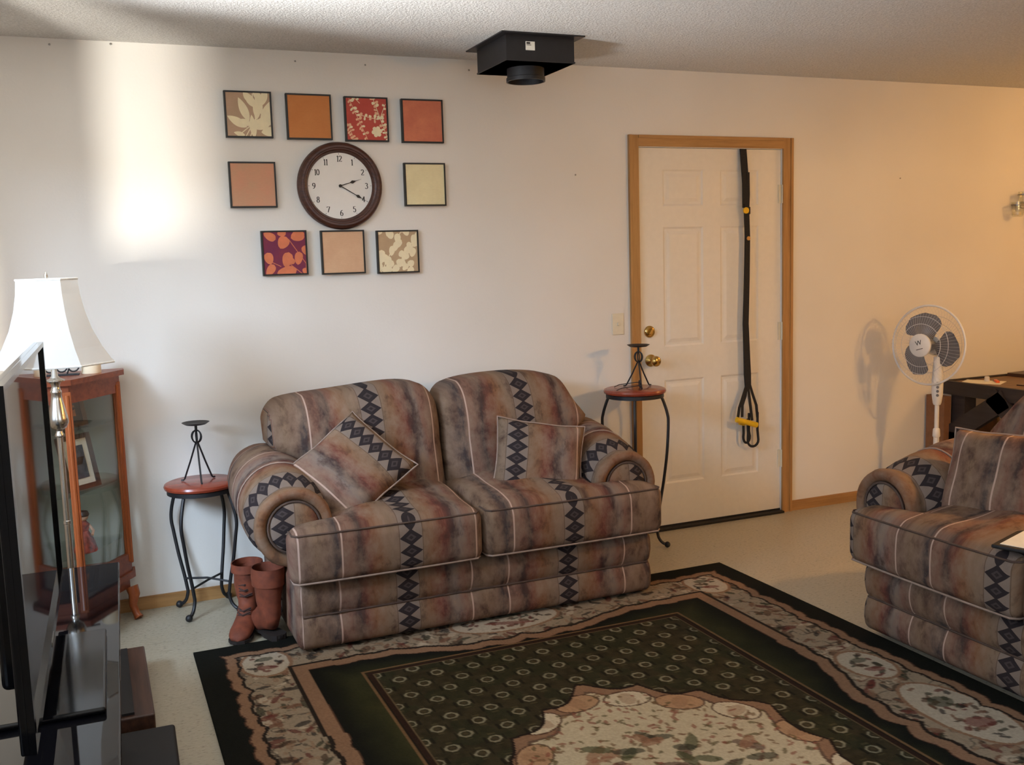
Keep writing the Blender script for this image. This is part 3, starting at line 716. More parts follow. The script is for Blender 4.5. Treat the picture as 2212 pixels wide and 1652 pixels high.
# ------------------------------------------------------------------ pictures
def clip_sq(poly, h):
    for ax, sg in ((0, 1), (0, -1), (1, 1), (1, -1)):
        out = []
        for i in range(len(poly)):
            a, b = poly[i-1], poly[i]; ia, ib = a[ax]*sg <= h, b[ax]*sg <= h
            if ia != ib:
                tt = (h*sg-a[ax])/(b[ax]-a[ax]); out.append((a[0]+(b[0]-a[0])*tt, a[1]+(b[1]-a[1])*tt))
            if ib: out.append(b)
        poly = out
        if len(poly) < 3: return []
    return poly
def leaf(cx, cz, L, w, ang, pointed=True):
    a = math.radians(ang); pts = []
    for i in range(11):
        s = i/10; ww = w*(math.sin(PI*s)**.8 if pointed else math.sqrt(max(0, 1-(2*s-1)**2)))*(1.15-.3*s if pointed else .75+.5*s); pts.append((s*L, ww/2))
    pts = pts + [(x, -y) for x, y in pts[-2:0:-1]]
    return [(cx+x*math.cos(a)-y*math.sin(a), cz+x*math.sin(a)+y*math.cos(a)) for x, y in pts]
def stem(x0, z0, x1, z1, w=.003):
    L = math.hypot(x1-x0, z1-z0); nx, nz = -(z1-z0)/L*w/2, (x1-x0)/L*w/2
    return [(x0+nx, z0+nz), (x1+nx, z1+nz), (x1-nx, z1-nz), (x0-nx, z0-nz)]
def canvas(nm, c, c2=None, sc_=14):
    g = G(nm); n = g.noise(g.coord(), sc_, 4, .6); n2 = g.noise(g.mapv(g.coord(), (60, 60, 240)), 1.0, 2)
    cc = g.ramp(n, [(.3, lin(c)), (.7, lin(c2 or c))]); g.base(g.mix(g.mth('MULTIPLY', n2, .14), cc, lin((120, 90, 60))), .8, spec=.1); return g.m
CRE = plain('cream_print', (234, 220, 182), .8, var=.04); CRE2 = plain('blush_print', (226, 178, 142), .8, var=.08); ORA = plain('rust_print', (208, 118, 80), .8, var=.1)
def pic(x0, z1, label, mat, art=()):
    t = thing('picture', (x0+.1015, 0, z1-.2), label, 'picture', 0, 'square pictures around the clock')
    h = .1015
    mb = MB()
    for a in ((-h, -h+.007, 0, .2), (h-.007, h, 0, .2), (-h+.007, h-.007, 0, .007), (-h+.007, h-.007, .193, .2)): mb.box(a[0], a[1], -.022, 0, a[2], a[3])
    mb.build('frame', M_FRAME, t)
    cv = MB().box(-h+.006, h-.006, -.019, -.002, .006, .194).build('canvas', mat, t)
    by = {}
    for k, (m_, poly) in enumerate(art):
        p = clip_sq(poly, .0935)
        if p: by.setdefault(m_.name, (m_, MB()))[1].add([(x, -.0193-.00001*k, z+.1) for x, z in p], [tuple(range(len(p)))])
    for m_, mb in by.values(): mb.build('printed_leaves', m_, cv)
A = []
for cx, cz, L, w, an in [(.02, -.10, .10, .03, 95), (-.01, -.055, .095, .036, 150), (.00, -.03, .11, .036, 112), (.035, -.02, .10, .034, 88), (.055, .0, .11, .03, 100), (.03, .03, .08, .034, 122), (.05, -.03, .11, .032, 60), (.06, .04, .08, .03, 75), (.02, -.06, .10, .05, 30), (.05, -.075, .08, .04, 5), (-.02, -.09, .05, .02, 165), (.01, -.045, .06, .028, 178-20), (.075, -.05, .07, .04, 70), (.06, .06, .06, .03, 130), (.01, .05, .06, .026, 118)]: A.append((CRE, leaf(cx, cz, L, w, an)))
for a in ((-.06, -.10, .04, -.02), (-.02, -.10, .05, .02), (.0, -.10, .07, .08), (.03, -.05, .02, .09)): A.append((CRE, stem(*a, .004)))
pic(-2.063, 2.2555, 'square picture of cream pointed leaves on tan', canvas('tan_canvas', (192, 160, 134), (182, 154, 126)), A)
pic(-1.797, 2.2525, 'plain burnt orange square picture in the top row', canvas('orange_canvas', (206, 136, 82), (200, 128, 76)))
A = []; R = random.Random(4)
for x0, z0, x1, z1, nn, m_ in ((-.08, .09, .0, -.09, 11, CRE2), (.10, -.10, .03, .10, 12, CRE), (-.09, -.02, -.06, -.10, 6, CRE2), (-.04, .02, .05, .0, 4, CRE), (-.06, .10, -.03, .07, 3, CRE), (.06, .0, .09, .07, 5, CRE)):
    A.append((m_, stem(x0, z0, x1, z1, .0025)))
    for i in range(nn):
        s = (i+.4)/nn; px, pz = x0+(x1-x0)*s, z0+(z1-z0)*s
        for sd in (-1, 1):
            if R.random() < .85: A.append((m_ if R.random() < .7 else (CRE if m_ is CRE2 else CRE2), leaf(px, pz, .011+.010*R.random(), .008+.006*R.random(), math.degrees(math.atan2(z1-z0, x1-x0))+sd*(50+40*R.random()), False)))
for an in range(0, 360, 60): A.append((CRE, leaf(.045, -.055, .026, .018, an+10, False)))
pic(-1.533, 2.248, 'red square picture with cream and pink blossom sprigs', canvas('red_canvas', (198, 90, 78), (184, 80, 72)), A)
pic(-1.265, 2.246, 'plain coral red mottled square picture at top right', canvas('coral_canvas', (218, 136, 104), (198, 114, 92)))
pic(-2.062, 1.9525, 'plain salmon tan square picture left of the clock', canvas('salmon_canvas', (196, 158, 126), (214, 150, 122), 7))
pic(-1.264, 1.954, 'pale cream square picture right of the clock', canvas('cream_canvas', (238, 228, 184), (230, 218, 174)))
A = []
for a in ((.02, .06, .10, -.06), (.02, -.05, .08, -.10), (-.10, -.02, -.02, -.06), (.09, -.09, .10, .03)): A.append((ORA, stem(*a, .003)))
for cx, cz, L, w, an in [(-.09, .09, .06, .035, -30), (-.02, .02, .06, .05, 60), (.03, .065, .065, .05, 20), (-.065, -.05, .055, .04, 105), (-.085, -.10, .06, .035, 55), (.0, -.065, .07, .045, 75), (.055, -.055, .06, .036, 80), (.075, .02, .05, .045, -20), (-.04, -.09, .09, .045, 8), (.075, -.075, .03, .028, -30), (-.03, .085, .04, .03, 10), (.02, -.02, .035, .025, -60)]: A.append((ORA, leaf(cx, cz, L, w, an, False)))
pic(-1.940, 1.6505, 'dark plum square picture with rust orange leaves', canvas('plum_canvas', (130, 56, 72), (112, 50, 80)), A)
pic(-1.673, 1.6475, 'plain peach tan square picture below the clock', canvas('peach_canvas', (220, 182, 146), (212, 170, 136)))
A = []; R = random.Random(11)
for i in range(44):
    A.append((CRE, leaf(R.uniform(-.11, .09), R.uniform(-.11, .09), R.uniform(.03, .05), R.uniform(.022, .034), R.uniform(20, 120), False)))
for a in ((-.09, -.10, .02, .10), (-.02, -.10, .08, .06), (.05, -.1, .02, -.02)): A.append((CRE, stem(*a, .004)))
pic(-1.411, 1.643, 'square picture crowded with cream round leaves on tan', canvas('tan_canvas_light', (196, 168, 132), (186, 158, 124)), A)

# ------------------------------------------------------------------ ceiling flue box
t = thing('flue_support_box', (-.80, -.405, H), 'black sheet metal flue box with round collar hanging from the ceiling', 'flue box')
MB().box(-.20, .19, -.215, .215, -.006, -.0005).build('flange', M_BMETAL, t)
mb = MB(); mb.box(-.165, .155, -.175, .165, -.112, -.006); mb.box(-.168, .158, -.178, .168, -.112, -.106); mb.build('box', M_BMETAL, t)
mb = MB(); mb.lathe([(.083, -.105), (.083, -.150), (.087, -.152), (.087, -.168), (.080, -.168), (.080, -.12), (.0001, -.12)], 36); o = mb.build('collar', M_BMETAL, t, True, loc=(-.005, -.01, 0))
mb = MB(); mb.box(-.075, -.033, -.1772, -.1752, -.066, -.030); st_ = mb.build('sticker', M_PAPER, t)
mb = MB(); mb.box(-.072, -.055, -.1780, -.1773, -.041, -.033); mb.box(-.072, -.050, -.1780, -.1773, -.046, -.044); mb.build('sticker_print', M_PRINT, st_)

# ------------------------------------------------------------------ light switch, nails
t = thing('light_switch', (-.134, 0, 1.083), 'ivory light switch plate beside the door casing', 'switch')
MB().box(-.034, .034, -.006, 0, 0, .112, b=.003).build('plate', M_IVORY, t)
MB().box(-.005, .005, -.014, -.005, .048, .064, b=.002).build('toggle', M_IVORY, t)
for x, z, lb in ((-2.737, 2.414, 'tiny nail near the ceiling above the lamp'), (-2.505, 2.428, 'tiny nail at the ceiling in the bright strip of wall'), (-1.743, 2.394, 'tiny nail near the ceiling above the orange picture'),
              (-1.424, 2.392, 'tiny nail near the ceiling above the red picture'), (-.918, 2.391, 'tiny nail near the ceiling left of the flue box'), (-.363, 1.903, 'tiny nail in the wall left of the door'), (1.757, 1.892, 'tiny nail in the warm wall right of the door')):
    mb = MB(); mb.lathe([(.0035, .006), (.0045, .007), (.0035, .008), (.0001, .0085)], 8, RX); mb.lathe([(.0015, 0), (.0015, .0065)], 6, RX)
    tag(mb.build('nail', M_STEEL, None, loc=(x, 0, z)), lb, 'nail', 'nails in the wall')

# ------------------------------------------------------------------ suspension trainer on the door
t = thing('suspension_trainer', (.655, .0, .40), 'black strap exerciser with a yellow handle hanging on the door', 'exercise strap')
def strap(pts, w, th=.004, yaw=None):
    """flat webbing following pts (x,y,z) with width along x"""
    mb = MB(); V = []; F = []
    for p in pts:
        x, y, z = p[:3]; ww = p[3] if len(p) > 3 else w
        V += [(x-ww/2, y-th/2, z), (x+ww/2, y-th/2, z), (x+ww/2, y+th/2, z), (x-ww/2, y+th/2, z)]
    for i in range(len(pts)-1):
        for c in range(4): F.append((4*i+c, 4*i+(c+1) % 4, 4*i+4+(c+1) % 4, 4*i+4+c))
    F += [(3, 2, 1, 0), tuple(4*(len(pts)-1)+c for c in range(4))]
    return mb.add(V, F)
strap([(-.002, -.004, 1.645), (-.002, -.012, 1.58), (.004, -.018, 1.46), (.002, -.022, 1.33)], .040, .008).build('anchor_strap', M_WEB, t)
strap([(.003, -.026, 1.35, .030), (.008, -.028, 1.17, .030), (.004, -.028, .95, .032), (-.004, -.028, .70, .034), (.002, -.030, .52, .038), (.006, -.03, .42, .042), (.010, -.03, .34, .036)], .034, .010).build('main_strap', M_WEB, t)
strap([(.018, -.020, 1.52, .018), (.022, -.020, 1.40, .014), (.016, -.020, 1.25, .012)], .016, .006).build('loop_strap', M_WEB, t)
mb = MB(); mb.lathe([(.017, 0), (.017, .008), (.0001, .009)], 18, Matrix.Translation((-.006, -.032, 1.315)) @ RX); mb.build('buckle', M_YELLOW, t, True)
mb = MB(); mb.box(.0, .026, -.034, -.02, 1.295, 1.335, b=.004); mb.build('buckle_body', M_BMATTE, t)
mb = MB(); mb.lathe([(.011, 0), (.011, .005), (.0001, .006)], 14, Matrix.Translation((.010, -.034, 1.165)) @ RX); mb.build('adjuster', plain('tan_plastic', (206, 150, 80), .5), t, True)
for pts in ([(-.002, -.03, .36), (-.028, -.036, .30), (-.055, -.040, .24), (-.068, -.044, .18)], [(.004, -.03, .36), (-.012, -.036, .30), (-.035, -.040, .25), (-.040, -.044, .185)],
            [(.010, -.03, .37), (.016, -.032, .30), (.022, -.036, .24), (.030, -.04, .16)], [(.018, -.028, .38), (.042, -.026, .31), (.070, -.024, .24), (.078, -.024, .17)]):
    strap([(x, y, z, .016 if i else .012) for i, (x, y, z) in enumerate(pts)], .016).build('handle_strap', M_WEB, t)
for x0, x1, zl, m_ in ((.008, .080, .005, 0), (-.022, .022, .03, 0)):
    pts = [(x0, -.030, .17), (x0+.002, -.030, .09)] + [((x0+x1)/2-(x1-x0)/2*math.cos(PI*i/8), -.030, zl+.04-.035*math.sin(PI*i/8)) for i in range(9)] + [(x1-.002, -.024, .10), (x1, -.022, .20)]
    mb = MB(); mb.tube(pts, .007, 8); mb.build('foot_loop', M_WEB, t, True)
mb = MB(); mb.tube([(-.088, -.060, .178), (-.040, -.062, .163), (.042, -.066, .137)], .0155, 14); mb.build('grip', M_YELLOW, t, True)
mb = MB(); mb.tube([(-.05, -.034, .152), (-.02, -.036, .143)], .010, 12); mb.build('grip', M_YELLOW, t, True)

# ------------------------------------------------------------------ stools with candle holders
def stool(label, loc, rtop, h, rot):
    t = thing('round_stool', loc, label, 'stool', rot, 'round stools with bent iron legs')
    mb = MB(); mb.lathe([(rtop-.012, h-.026), (rtop-.003, h-.022), (rtop, h-.013), (rtop-.004, h-.004), (rtop-.014, h), (.0001, h)], 48); mb.build('seat', M_STOOL, t, True)
    mb = MB(); mb.lathe([(rtop-.020, h-.027), (rtop-.012, h-.027), (rtop-.012, h-.045), (rtop-.020, h-.045)], 48, ring=True); mb.f += []; mb.build('ring', M_BLACK, t, True)
    k = rtop/.155
    prof = [(.128*k, h-.040), (.142*k, h-.075), (.158*k, h-.13), (.163*k, h-.18), (.155*k, h*.60), (.138*k, h*.43), (.118*k, h*.28), (.106*k, h*.17), (.104*k, .075), (.116*k, .040), (.138*k, .020), (.155*k, .022)]
    for j in range(4):
        a = PI/4 + j*PI/2; ca, sa = math.cos(a), math.sin(a)
        P = []
        for i in range(len(prof)-1):
            for q in range(4):
                s = q/4.0; p0 = prof[max(0, i-1)]; p1 = prof[i]; p2 = prof[i+1]; p3 = prof[min(len(prof)-1, i+2)]
                c = [.5*((2*p1[d])+(-p0[d]+p2[d])*s+(2*p0[d]-5*p1[d]+4*p2[d]-p3[d])*s*s+(-p0[d]+3*p1[d]-3*p2[d]+p3[d])*s**3) for d in (0, 1)]
                P.append((c[0]*ca, c[0]*sa, c[1]))
        P.append((prof[-1][0]*ca, prof[-1][0]*sa, prof[-1][1]))
        mb = MB(); mb.tube(P, .0075, 8); o = mb.build('leg', M_BLACK, t, True)
        mb = MB(); mb.sphere((.152*k*ca, .152*k*sa, .0165), .0155, 10); mb.build('ball_foot', M_BLACK, o, True)
    for j in range(2):
        a = PI/4 + j*PI/2; r = .112*k
        mb = MB(); mb.tube([(r*math.cos(a), r*math.sin(a), h*.23+j*.004), (0, 0, h*.235+j*.011), (-r*math.cos(a), -r*math.sin(a), h*.23+j*.004)], .005, 8); mb.build('stretcher', M_BLACK, t, True)
    return t
def candle_holder(label, loc, h, rot):
    t = thing('candle_holder', loc, label, 'candle holder', rot, 'black iron tripod candle holders')
    mb = MB(); mb.lathe([(.0001, h-.004), (.04, h-.004), (.056, h+.002), (.058, h+.002), (.042, h-.008), (.0001, h-.009)], 32); mb.build('plate', M_BLACK, t, True)
    mb = MB(); mb.tube([(0, 0, h-.008), (0, 0, h-.035)], .006, 10); mb.build('stem', M_BLACK, t, True)
    zc = h-.060; mb = MB()
    for a0 in (0, PI/3, 2*PI/3):
        ca, sa = math.cos(a0), math.sin(a0)
        mb.tube([(.022*math.cos(b)*ca, .022*math.cos(b)*sa, zc+.027*math.sin(b)) for b in [2*PI*i/20 for i in range(20)]], .0032, 6, True)
    mb.build('cage', M_BLACK, t, True)
    for j in range(3):
        a = j*2*PI/3; ca, sa = math.cos(a), math.sin(a)
        mb = MB(); mb.tube([(.003*ca, .003*sa, zc-.022), (.035*ca, .035*sa, (zc-.022)*.5), (.066*ca, .066*sa, .010), (.072*ca, .072*sa, .0045), (.082*ca, .082*sa, .0045)], .0038, 6); mb.build('leg', M_BLACK, t, True)
    return t
stool('low round red wood stool between cabinet and loveseat', (-2.280, -.150, 0), .155, .580, .10)
candle_holder('iron tripod candle holder on the low stool', (-2.285, -.150, .580), .256, .55)
stool('tall round red wood stool beside the door', (-.163, -.22, 0), .158, .828, math.radians(15))
candle_holder('iron tripod candle holder on the tall stool', (-.127, -.20, .828), .214, .2)
# spectacles by the second candle holder
t = thing('eyeglasses', (-.155, -.262, .8285), 'pair of black wire eyeglasses lying on the tall stool', 'eyeglasses', 1.15)
for s in (-1, 1):
    mb = MB(); mb.tube([(s*.034+.026*math.cos(a), 0, .020+.018*math.sin(a)) for a in [2*PI*i/20 for i in range(20)]], .0024, 6, True); o = mb.build('rim', M_BLACK, t, True)
    mb = MB(); mb.lathe([(.0001, 0), (.999, 0)], 20, Matrix.Translation((s*.034, 0, .020)) @ Matrix.Diagonal((.025, 1, .017, 1)) @ RX); mb.build('lens', M_GLASS2, o)
    mb = MB(); mb.tube([(s*.062, 0, .024), (s*.066, .01, .024), (s*.070, .10, .014), (s*.070, .125, .003)], .0024, 6); mb.build('temple', M_BLACK, t, True)
mb = MB(); mb.tube([(-.009, 0, .022), (0, 0, .026), (.009, 0, .022)], .0024, 6); mb.build('bridge', M_BLACK, t, True)

# ------------------------------------------------------------------ boots
def boot(label, loc, rz, mat, tall=.30, fold=False, laces=True):
    t = thing('boot', loc, label, 'boot', rz, 'pair of rust boots')
    # spine (y forward, z up), half width, half length, tilt of the section (0 = horizontal ring, 90 = vertical ring)
    sec = [(.0, tall, .058, .066, 0), (.0, tall*.86, .057, .066, 0), (.0, tall*.68, .053, .062, 0), (.002, tall*.52, .047, .054, 0), (.004, .125, .043, .052, 4), (.010, .095, .042, .058, 14), (.030, .070, .042, .068, 34), (.070, .050, .043, .052, 60), (.115, .043, .045, .036, 80), (.155, .038, .046, .030, 88), (.190, .033, .042, .024, 92), (.212, .029, .030, .017, 96), (.222, .026, .010, .006, 98)]
    n = 24; V = []; F = []
    for y, z, w, l, a in sec:
        a = math.radians(a); d = Vector((0, math.cos(a), math.sin(a)))
        for j in range(n):
            b = 2*PI*j/n; k = .004*math.sin(3*b+z*40) if z > .12 else 0
            p = Vector((0, y, z)) + Vector(((w+k)*math.cos(b), 0, 0)) + d*((l+k)*math.sin(b))
            V.append((p.x, p.y, max(.018, p.z)))
    for i in range(len(sec)-1):
        for j in range(n): F.append((i*n+j, i*n+(j+1) % n, (i+1)*n+(j+1) % n, (i+1)*n+j))
    F.append(tuple((len(sec)-1)*n+j for j in range(n)))
    mb = MB(); mb.add(V, F); up = mb.build('upper', mat, t, True, 60)
    out = [(.030*math.cos(a), -.052+.02*math.sin(a)-.006) for a in np.linspace(PI, 2*PI, 8)] + [(.034, .02), (.040, .10), (.047, .155), (.043, .195), (.028, .222), (0, .232), (-.028, .222), (-.043, .195), (-.047, .155), (-.040, .10), (-.034, .02)]
    mb = MB(); mb.prism(out, .011, Matrix.Translation((0, 0, .009))); mb.build('sole', M_SOLE, t)
    mb = MB(); mb.prism([(.034, -.06), (.036, .0), (.030, .03), (-.030, .03), (-.036, 0), (-.034, -.06), (-.02, -.075), (.02, -.075)], .022, Matrix.Translation((0, 0, .0))); mb.build('heel', M_SOLE, t)
    mb = MB(); mb.lathe([(.9, tall-.07 if fold else tall-.02), (1.0, tall-.068 if fold else tall-.018), (1.03, tall-.03), (1.0, tall+.004), (.93, tall+.004), (.9, tall-.02)], 26, Matrix.Diagonal((.064, .072, 1, 1)), ring=True); mb.build('cuff', mat, t, True)
    if laces:
        for k in range(6):
            z = .100+.024*k if k > 1 else .085+.012*k; y = .058 + (.05 if k == 0 else .035 if k == 1 else .002)
            mb = MB(); mb.tube([(-.026, y-.012, z+.004), (0, y+.004, z), (.026, y-.012, z+.010)], .0032, 6); mb.tube([(.026, y-.012, z-.002), (0, y+.005, z+.004), (-.026, y-.012, z+.012)], .0032, 6); mb.build('lace', M_LACE, t, True)
    return t
boot('lace-up rust leather boot with its toe pointing at the floor corner of the rug', (-2.145, -.44, .0), PI-.38, M_LEATHER, .275)
boot('tall rust suede boot with folded cuff beside the front of the loveseat', (-2.088, -.615, .0095), .35, M_LEATHER, .285, True, False)

# ------------------------------------------------------------------ floor lamp
t = thing('floor_lamp', (-2.80, -.75, 0), 'brushed nickel floor lamp with a white bell shade', 'lamp')
mb = MB(); mb.lathe([(.0001, 0), (.13, 0), (.135, .008), (.12, .022), (.05, .032), (.02, .05), (.0001, .05)], 40); mb.build('base', M_NICKEL, t, True)
mb = MB(); mb.lathe([(.013, .04), (.0125, .30), (.011, .60), (.013, .602), (.013, .612), (.011, .614), (.0105, .915), (.015, .918), (.016, .925), (.011, .934), (.011, .94)], 24); mb.build('pole', M_NICKEL, t, True)
mb = MB(); mb.lathe([(.010, .938), (.026, .950), (.034, .968), (.033, .985), (.026, 1.02), (.020, 1.05), (.017, 1.07), (.019, 1.074), (.019, 1.080), (.016, 1.084), (.014, 1.10), (.018, 1.11), (.033, 1.116), (.033, 1.119), (.017, 1.126), (.011, 1.135), (.009, 1.17), (.009, 1.25), (.0001, 1.25)], 32); mb.build('turned_vase', M_NICKEL, t, True)
shp = [(.208, 1.178), (.201, 1.190), (.172, 1.235), (.143, 1.295), (.122, 1.36), (.110, 1.42), (.105, 1.472)]
def oct_shell(prof, n=8, ph=PI/8):
    V = []; F = []
    for r, z in prof:
        for j in range(n): V.append((r*math.cos(2*PI*j/n+ph), r*math.sin(2*PI*j/n+ph), z))
    for i in range(len(prof)-1):
        for j in range(n): F.append((i*n+j, i*n+(j+1) % n, (i+1)*n+(j+1) % n, (i+1)*n+j))
    return V, F
V, F = oct_shell(shp, ph=.45); mb = MB(); mb.add(V, F); so = mb.build('shade', M_SHADE, t)
for rr, zz in ((.208, 1.178), (.105, 1.472)):
    mb = MB(); mb.tube([(rr*math.cos(2*PI*j/8+.45), rr*math.sin(2*PI*j/8+.45), zz) for j in range(8)], .004, 6, True)
    mb.build('shade_trim', plain('shade_trim', (226, 224, 216), .8), so)
mb = MB(); mb.tube([(0, -.035, 1.24), (0, -.06, 1.32), (0, -.045, 1.42), (0, 0, 1.475), (0, .045, 1.42), (0, .06, 1.32), (0, .035, 1.24)], .0025, 6); mb.tube([(-.10, 0, 1.472), (.10, 0, 1.472)], .002, 6); mb.build('harp', M_NICKEL, t, True)
mb = MB(); mb.lathe([(.004, 1.472), (.007, 1.478), (.006, 1.486), (.003, 1.496), (.0001, 1.500)], 12); mb.build('finial', M_NICKEL, t, True)
mb = MB(); mb.lathe([(.013, 1.25), (.013, 1.275), (.03, 1.31), (.032, 1.335), (.02, 1.36), (.0001, 1.365)], 20); mb.build('bulb', M_WHITE, t, True)

# ------------------------------------------------------------------ curio cabinet
CX = -2.985
t = thing('curio_cabinet', (CX, 0, 0), 'oak curio cabinet with glass sides behind the floor lamp', 'cabinet')
PL = [(-.395, -.045), (-.395, -.10), (-.210, -.375), (.210, -.375), (.395, -.10), (.395, -.045)]
def scaled(pl, k): return [(x*(1+k/.395), -.045+(y+.045)*(1+k/.33)) if y < -.05 else (x*(1+k/.395), y) for x, y in pl]
mb = MB(); mb.prism(scaled(PL, .035), .022, Matrix.Translation((0, 0, 1.060))); mb.prism(scaled(PL, .014), .03, Matrix.Translation((0, 0, 1.032))); mb.build('top', M_CHERRYX, t)
mb = MB(); mb.prism(scaled(PL, .02), .028, Matrix.Translation((0, 0, .185))); mb.prism(scaled(PL, .008), .04, Matrix.Translation((0, 0, .21))); mb.prism(scaled(PL, -.005), .05, Matrix.Translation((0, 0, .14))); mb.build('plinth', M_CHERRYX, t)
for x, y in PL[1:5]:
    mb = MB(); mb.box(x-.016, x+.016, y-.016, y+.016, .25, 1.034, b=.005); mb.tube([(x, y-.016, .26), (x, y-.016, 1.02)], .008, 8); mb.build('post', M_CHERRY, t)
for (x0, y0), (x1, y1) in zip(PL[1:4], PL[2:5]):
    mb = MB(); mb.beam((x0, y0, 1.012), (x1, y1, 1.012), .022, .05); mb.build('rail', M_CHERRYX, t)
    mb = MB(); mb.beam((x0, y0, .27), (x1, y1, .27), .022, .045); mb.build('rail', M_CHERRYX, t)
    mb = MB(); mb.beam((x0, y0, .64), (x1, y1, .64), .004, .70); mb.build('pane', M_GLASS, t)
MB().box(-.39, .39, -.05, -.04, .25, 1.035).build('back_panel', M_MIRROR, t)
for z in (.36, .61, .865):
    mb = MB(); mb.prism([(x*.94, y*.96-.004) for x, y in PL], .006, Matrix.Translation((0, 0, z))); mb.build('glass_shelf', M_GLASS, t)
for x, y in (PL[1], PL[2], PL[3], PL[4]):
    mb = MB(); mb.tube([(x, y, .142), (x*1.02, y-.010, .11), (x*1.0, y+.0, .06), (x*1.03, y-.012, .02), (x*1.05, y-.022, .006)], [.026, .024, .017, .015, .020], 12); mb.build('foot', M_CHERRY, t, True)
# framed photographs and figures on the glass shelves
def photo(label, loc, rz, w, h, mat_c, ph):
    o = thing('framed_photo', loc, label, 'photo frame', rz, 'framed photos in the curio cabinet'); tl = Matrix.Rotation(-.22, 4, 'X')
    mb = MB()
    for a in ((-w/2, -w/2+.02, 0, h), (w/2-.02, w/2, 0, h), (-w/2+.02, w/2-.02, 0, .02), (-w/2+.02, w/2-.02, h-.02, h)): mb.box(a[0], a[1], -.014, 0, a[2], a[3], tl)
    mb.build('frame', M_ESPR, o)
    MB().box(-w/2+.018, w/2-.018, -.008, -.004, .018, h-.018, tl).build('mat_board', mat_c, o)
    MB().box(-w/2+.045, w/2-.045, -.0095, -.0085, .045, h-.045, tl).build('photograph', ph, o)
    MB().beam((0, .0, h*.6), (0, .06, .002), .03, .004).build('easel', M_ESPR, o)
photo('dark framed photo with a white mat on the middle cabinet shelf', (-2.745, -.245, .617), .75, .165, .225, M_PAPER, plain('photo_blue', (74, 84, 98), .4, var=.5, scale=40))
photo('dark framed photo with an orange figure on the top cabinet shelf', (-2.765, -.245, .872), .7, .13, .135, plain('photo_dark', (46, 40, 36), .5, var=.5, scale=30), plain('photo_orange', (176, 104, 48), .5, var=.4, scale=50))
o = thing('porcelain_doll', (-2.755, -.27, .367), 'small red and white dressed figurine on the lower cabinet shelf', 'figurine')
mb = MB(); mb.lathe([(.045, 0), (.046, .006), (.034, .05), (.016, .085), (.020, .10), (.022, .112), (.010, .126), (.0001, .127)], 20); mb.build('dress', plain('doll_dress', (150, 62, 44), .7, var=.7, scale=60), o, True)
mb = MB(); mb.sphere((0, 0, .144), .019); mb.build('head', plain('doll_skin', (206, 160, 130), .6), o, True)
mb = MB(); mb.lathe([(.021, .146), (.024, .152), (.018, .166), (.0001, .171)], 16); mb.build('hair', M_ESPR, o, True)
mb = MB(); mb.tube([(-.018, 0, .108), (-.034, -.012, .085), (-.028, -.03, .07)], .006, 8); mb.tube([(.018, 0, .108), (.034, -.012, .085), (.028, -.03, .07)], .006, 8); mb.build('arms', MATS['doll_skin'], o, True)
# candles and iron ornament on the cabinet
for x, y, lb in ((-2.680, -.17, 'cream pillar candle at the right end of the cabinet top'), (-3.19, -.20, 'cream pillar candle at the hidden left end of the cabinet top')):
    o = thing('pillar_candle', (x, y, 1.082), lb, 'candle', 0, 'pillar candles on the cabinet')
    mb = MB(); mb.lathe([(.037, 0), (.038, .004), (.038, .068), (.034, .074), (.028, .070), (.0001, .068)], 28); mb.build('wax', M_CREAM, o, True)
    mb = MB(); mb.tube([(0, 0, .067), (.001, 0, .078)], .0015, 6); mb.build('wick', M_BMATTE, o)
o = thing('iron_scroll_ornament', (-2.815, -.20, 1.082), 'black wrought iron scrollwork ornament on the cabinet top', 'ornament', -.08)
mb = MB(); mb.box(-.09, .09, -.02, .02, 0, .006); mb.build('foot_bar', M_BLACK, o)
for k in range(4):
    cx = -.066+.044*k; mb = MB(); mb.tube([(cx+(.004+.004*s)*math.cos(s*1.2), 0, .034+(.004+.004*s)*math.sin(s*1.2)) for s in [i*.35 for i in range(16)]], .0035, 6); mb.tube([(cx-.022, 0, .004), (cx-.012, 0, .03), (cx-.022, 0, .064)], .0035, 6); mb.build('scroll', M_BLACK, o, True)
mb = MB(); mb.tube([(-.09, 0, .066), (0, 0, .072), (.09, 0, .066)], .004, 8); mb.build('top_bar', M_BLACK, o, True)

# ------------------------------------------------------------------ television on its black stand
t = thing('tv_stand', (-2.94, -2.10, 0), 'black glass television stand along the left edge', 'tv stand', -.027)
MB().box(-.29, .275, -.95, .80, .572, .590, b=.004).build('top_glass', M_BGLASS, t)
for z in (.32,): MB().box(-.27, .235, -.93, .74, z, z+.012).build('shelf', M_BGLASS, t)
MB().box(-.29, .40, -.95, .68, .0, .085, b=.01).build('plinth', M_BMATTE, t)
for x, y in ((-.24, -.88), (-.24, .72), (.20, -.88), (.20, .66)):
    mb = MB(); mb.tube([(x, y, .08), (x, y, .572)], .022, 14); mb.build('leg', M_BGLOSS, t, True)
t = thing('low_wooden_speaker', (-2.80, -1.055, 0), 'low dark brown wooden box on the floor past the stand', 'speaker box')
MB().box(-.24, .225, -.31, .32, .0, .10, b=.006).build('cabinet', M_ESPR, t)
MB().box(-.22, .165, -.29, .30, .1005, .108).build('grille', M_BMATTE, t)
t = thing('television', (-2.812, -2.21, .591), 'flat black television seen edge-on at the left, its screen mirroring the room', 'television', -.020)
mb = MB(); b = .022
mb.box(-.016, .0, -.555, .555, .078, .722, b=.004); mb.box(-.06, -.012, -.35, .35, .12, .45, b=.012); mb.build('housing', M_BGLOSS, t)
mb = MB()
for y0, y1, z0, z1 in ((-.555, .555, .078, .105), (-.555, .555, .710, .722), (-.555, -.530, .105, .710), (.530, .555, .105, .710)): mb.box(-.002, .010, y0, y1, z0, z1)
mb.build('bezel', M_BGLOSS, t)
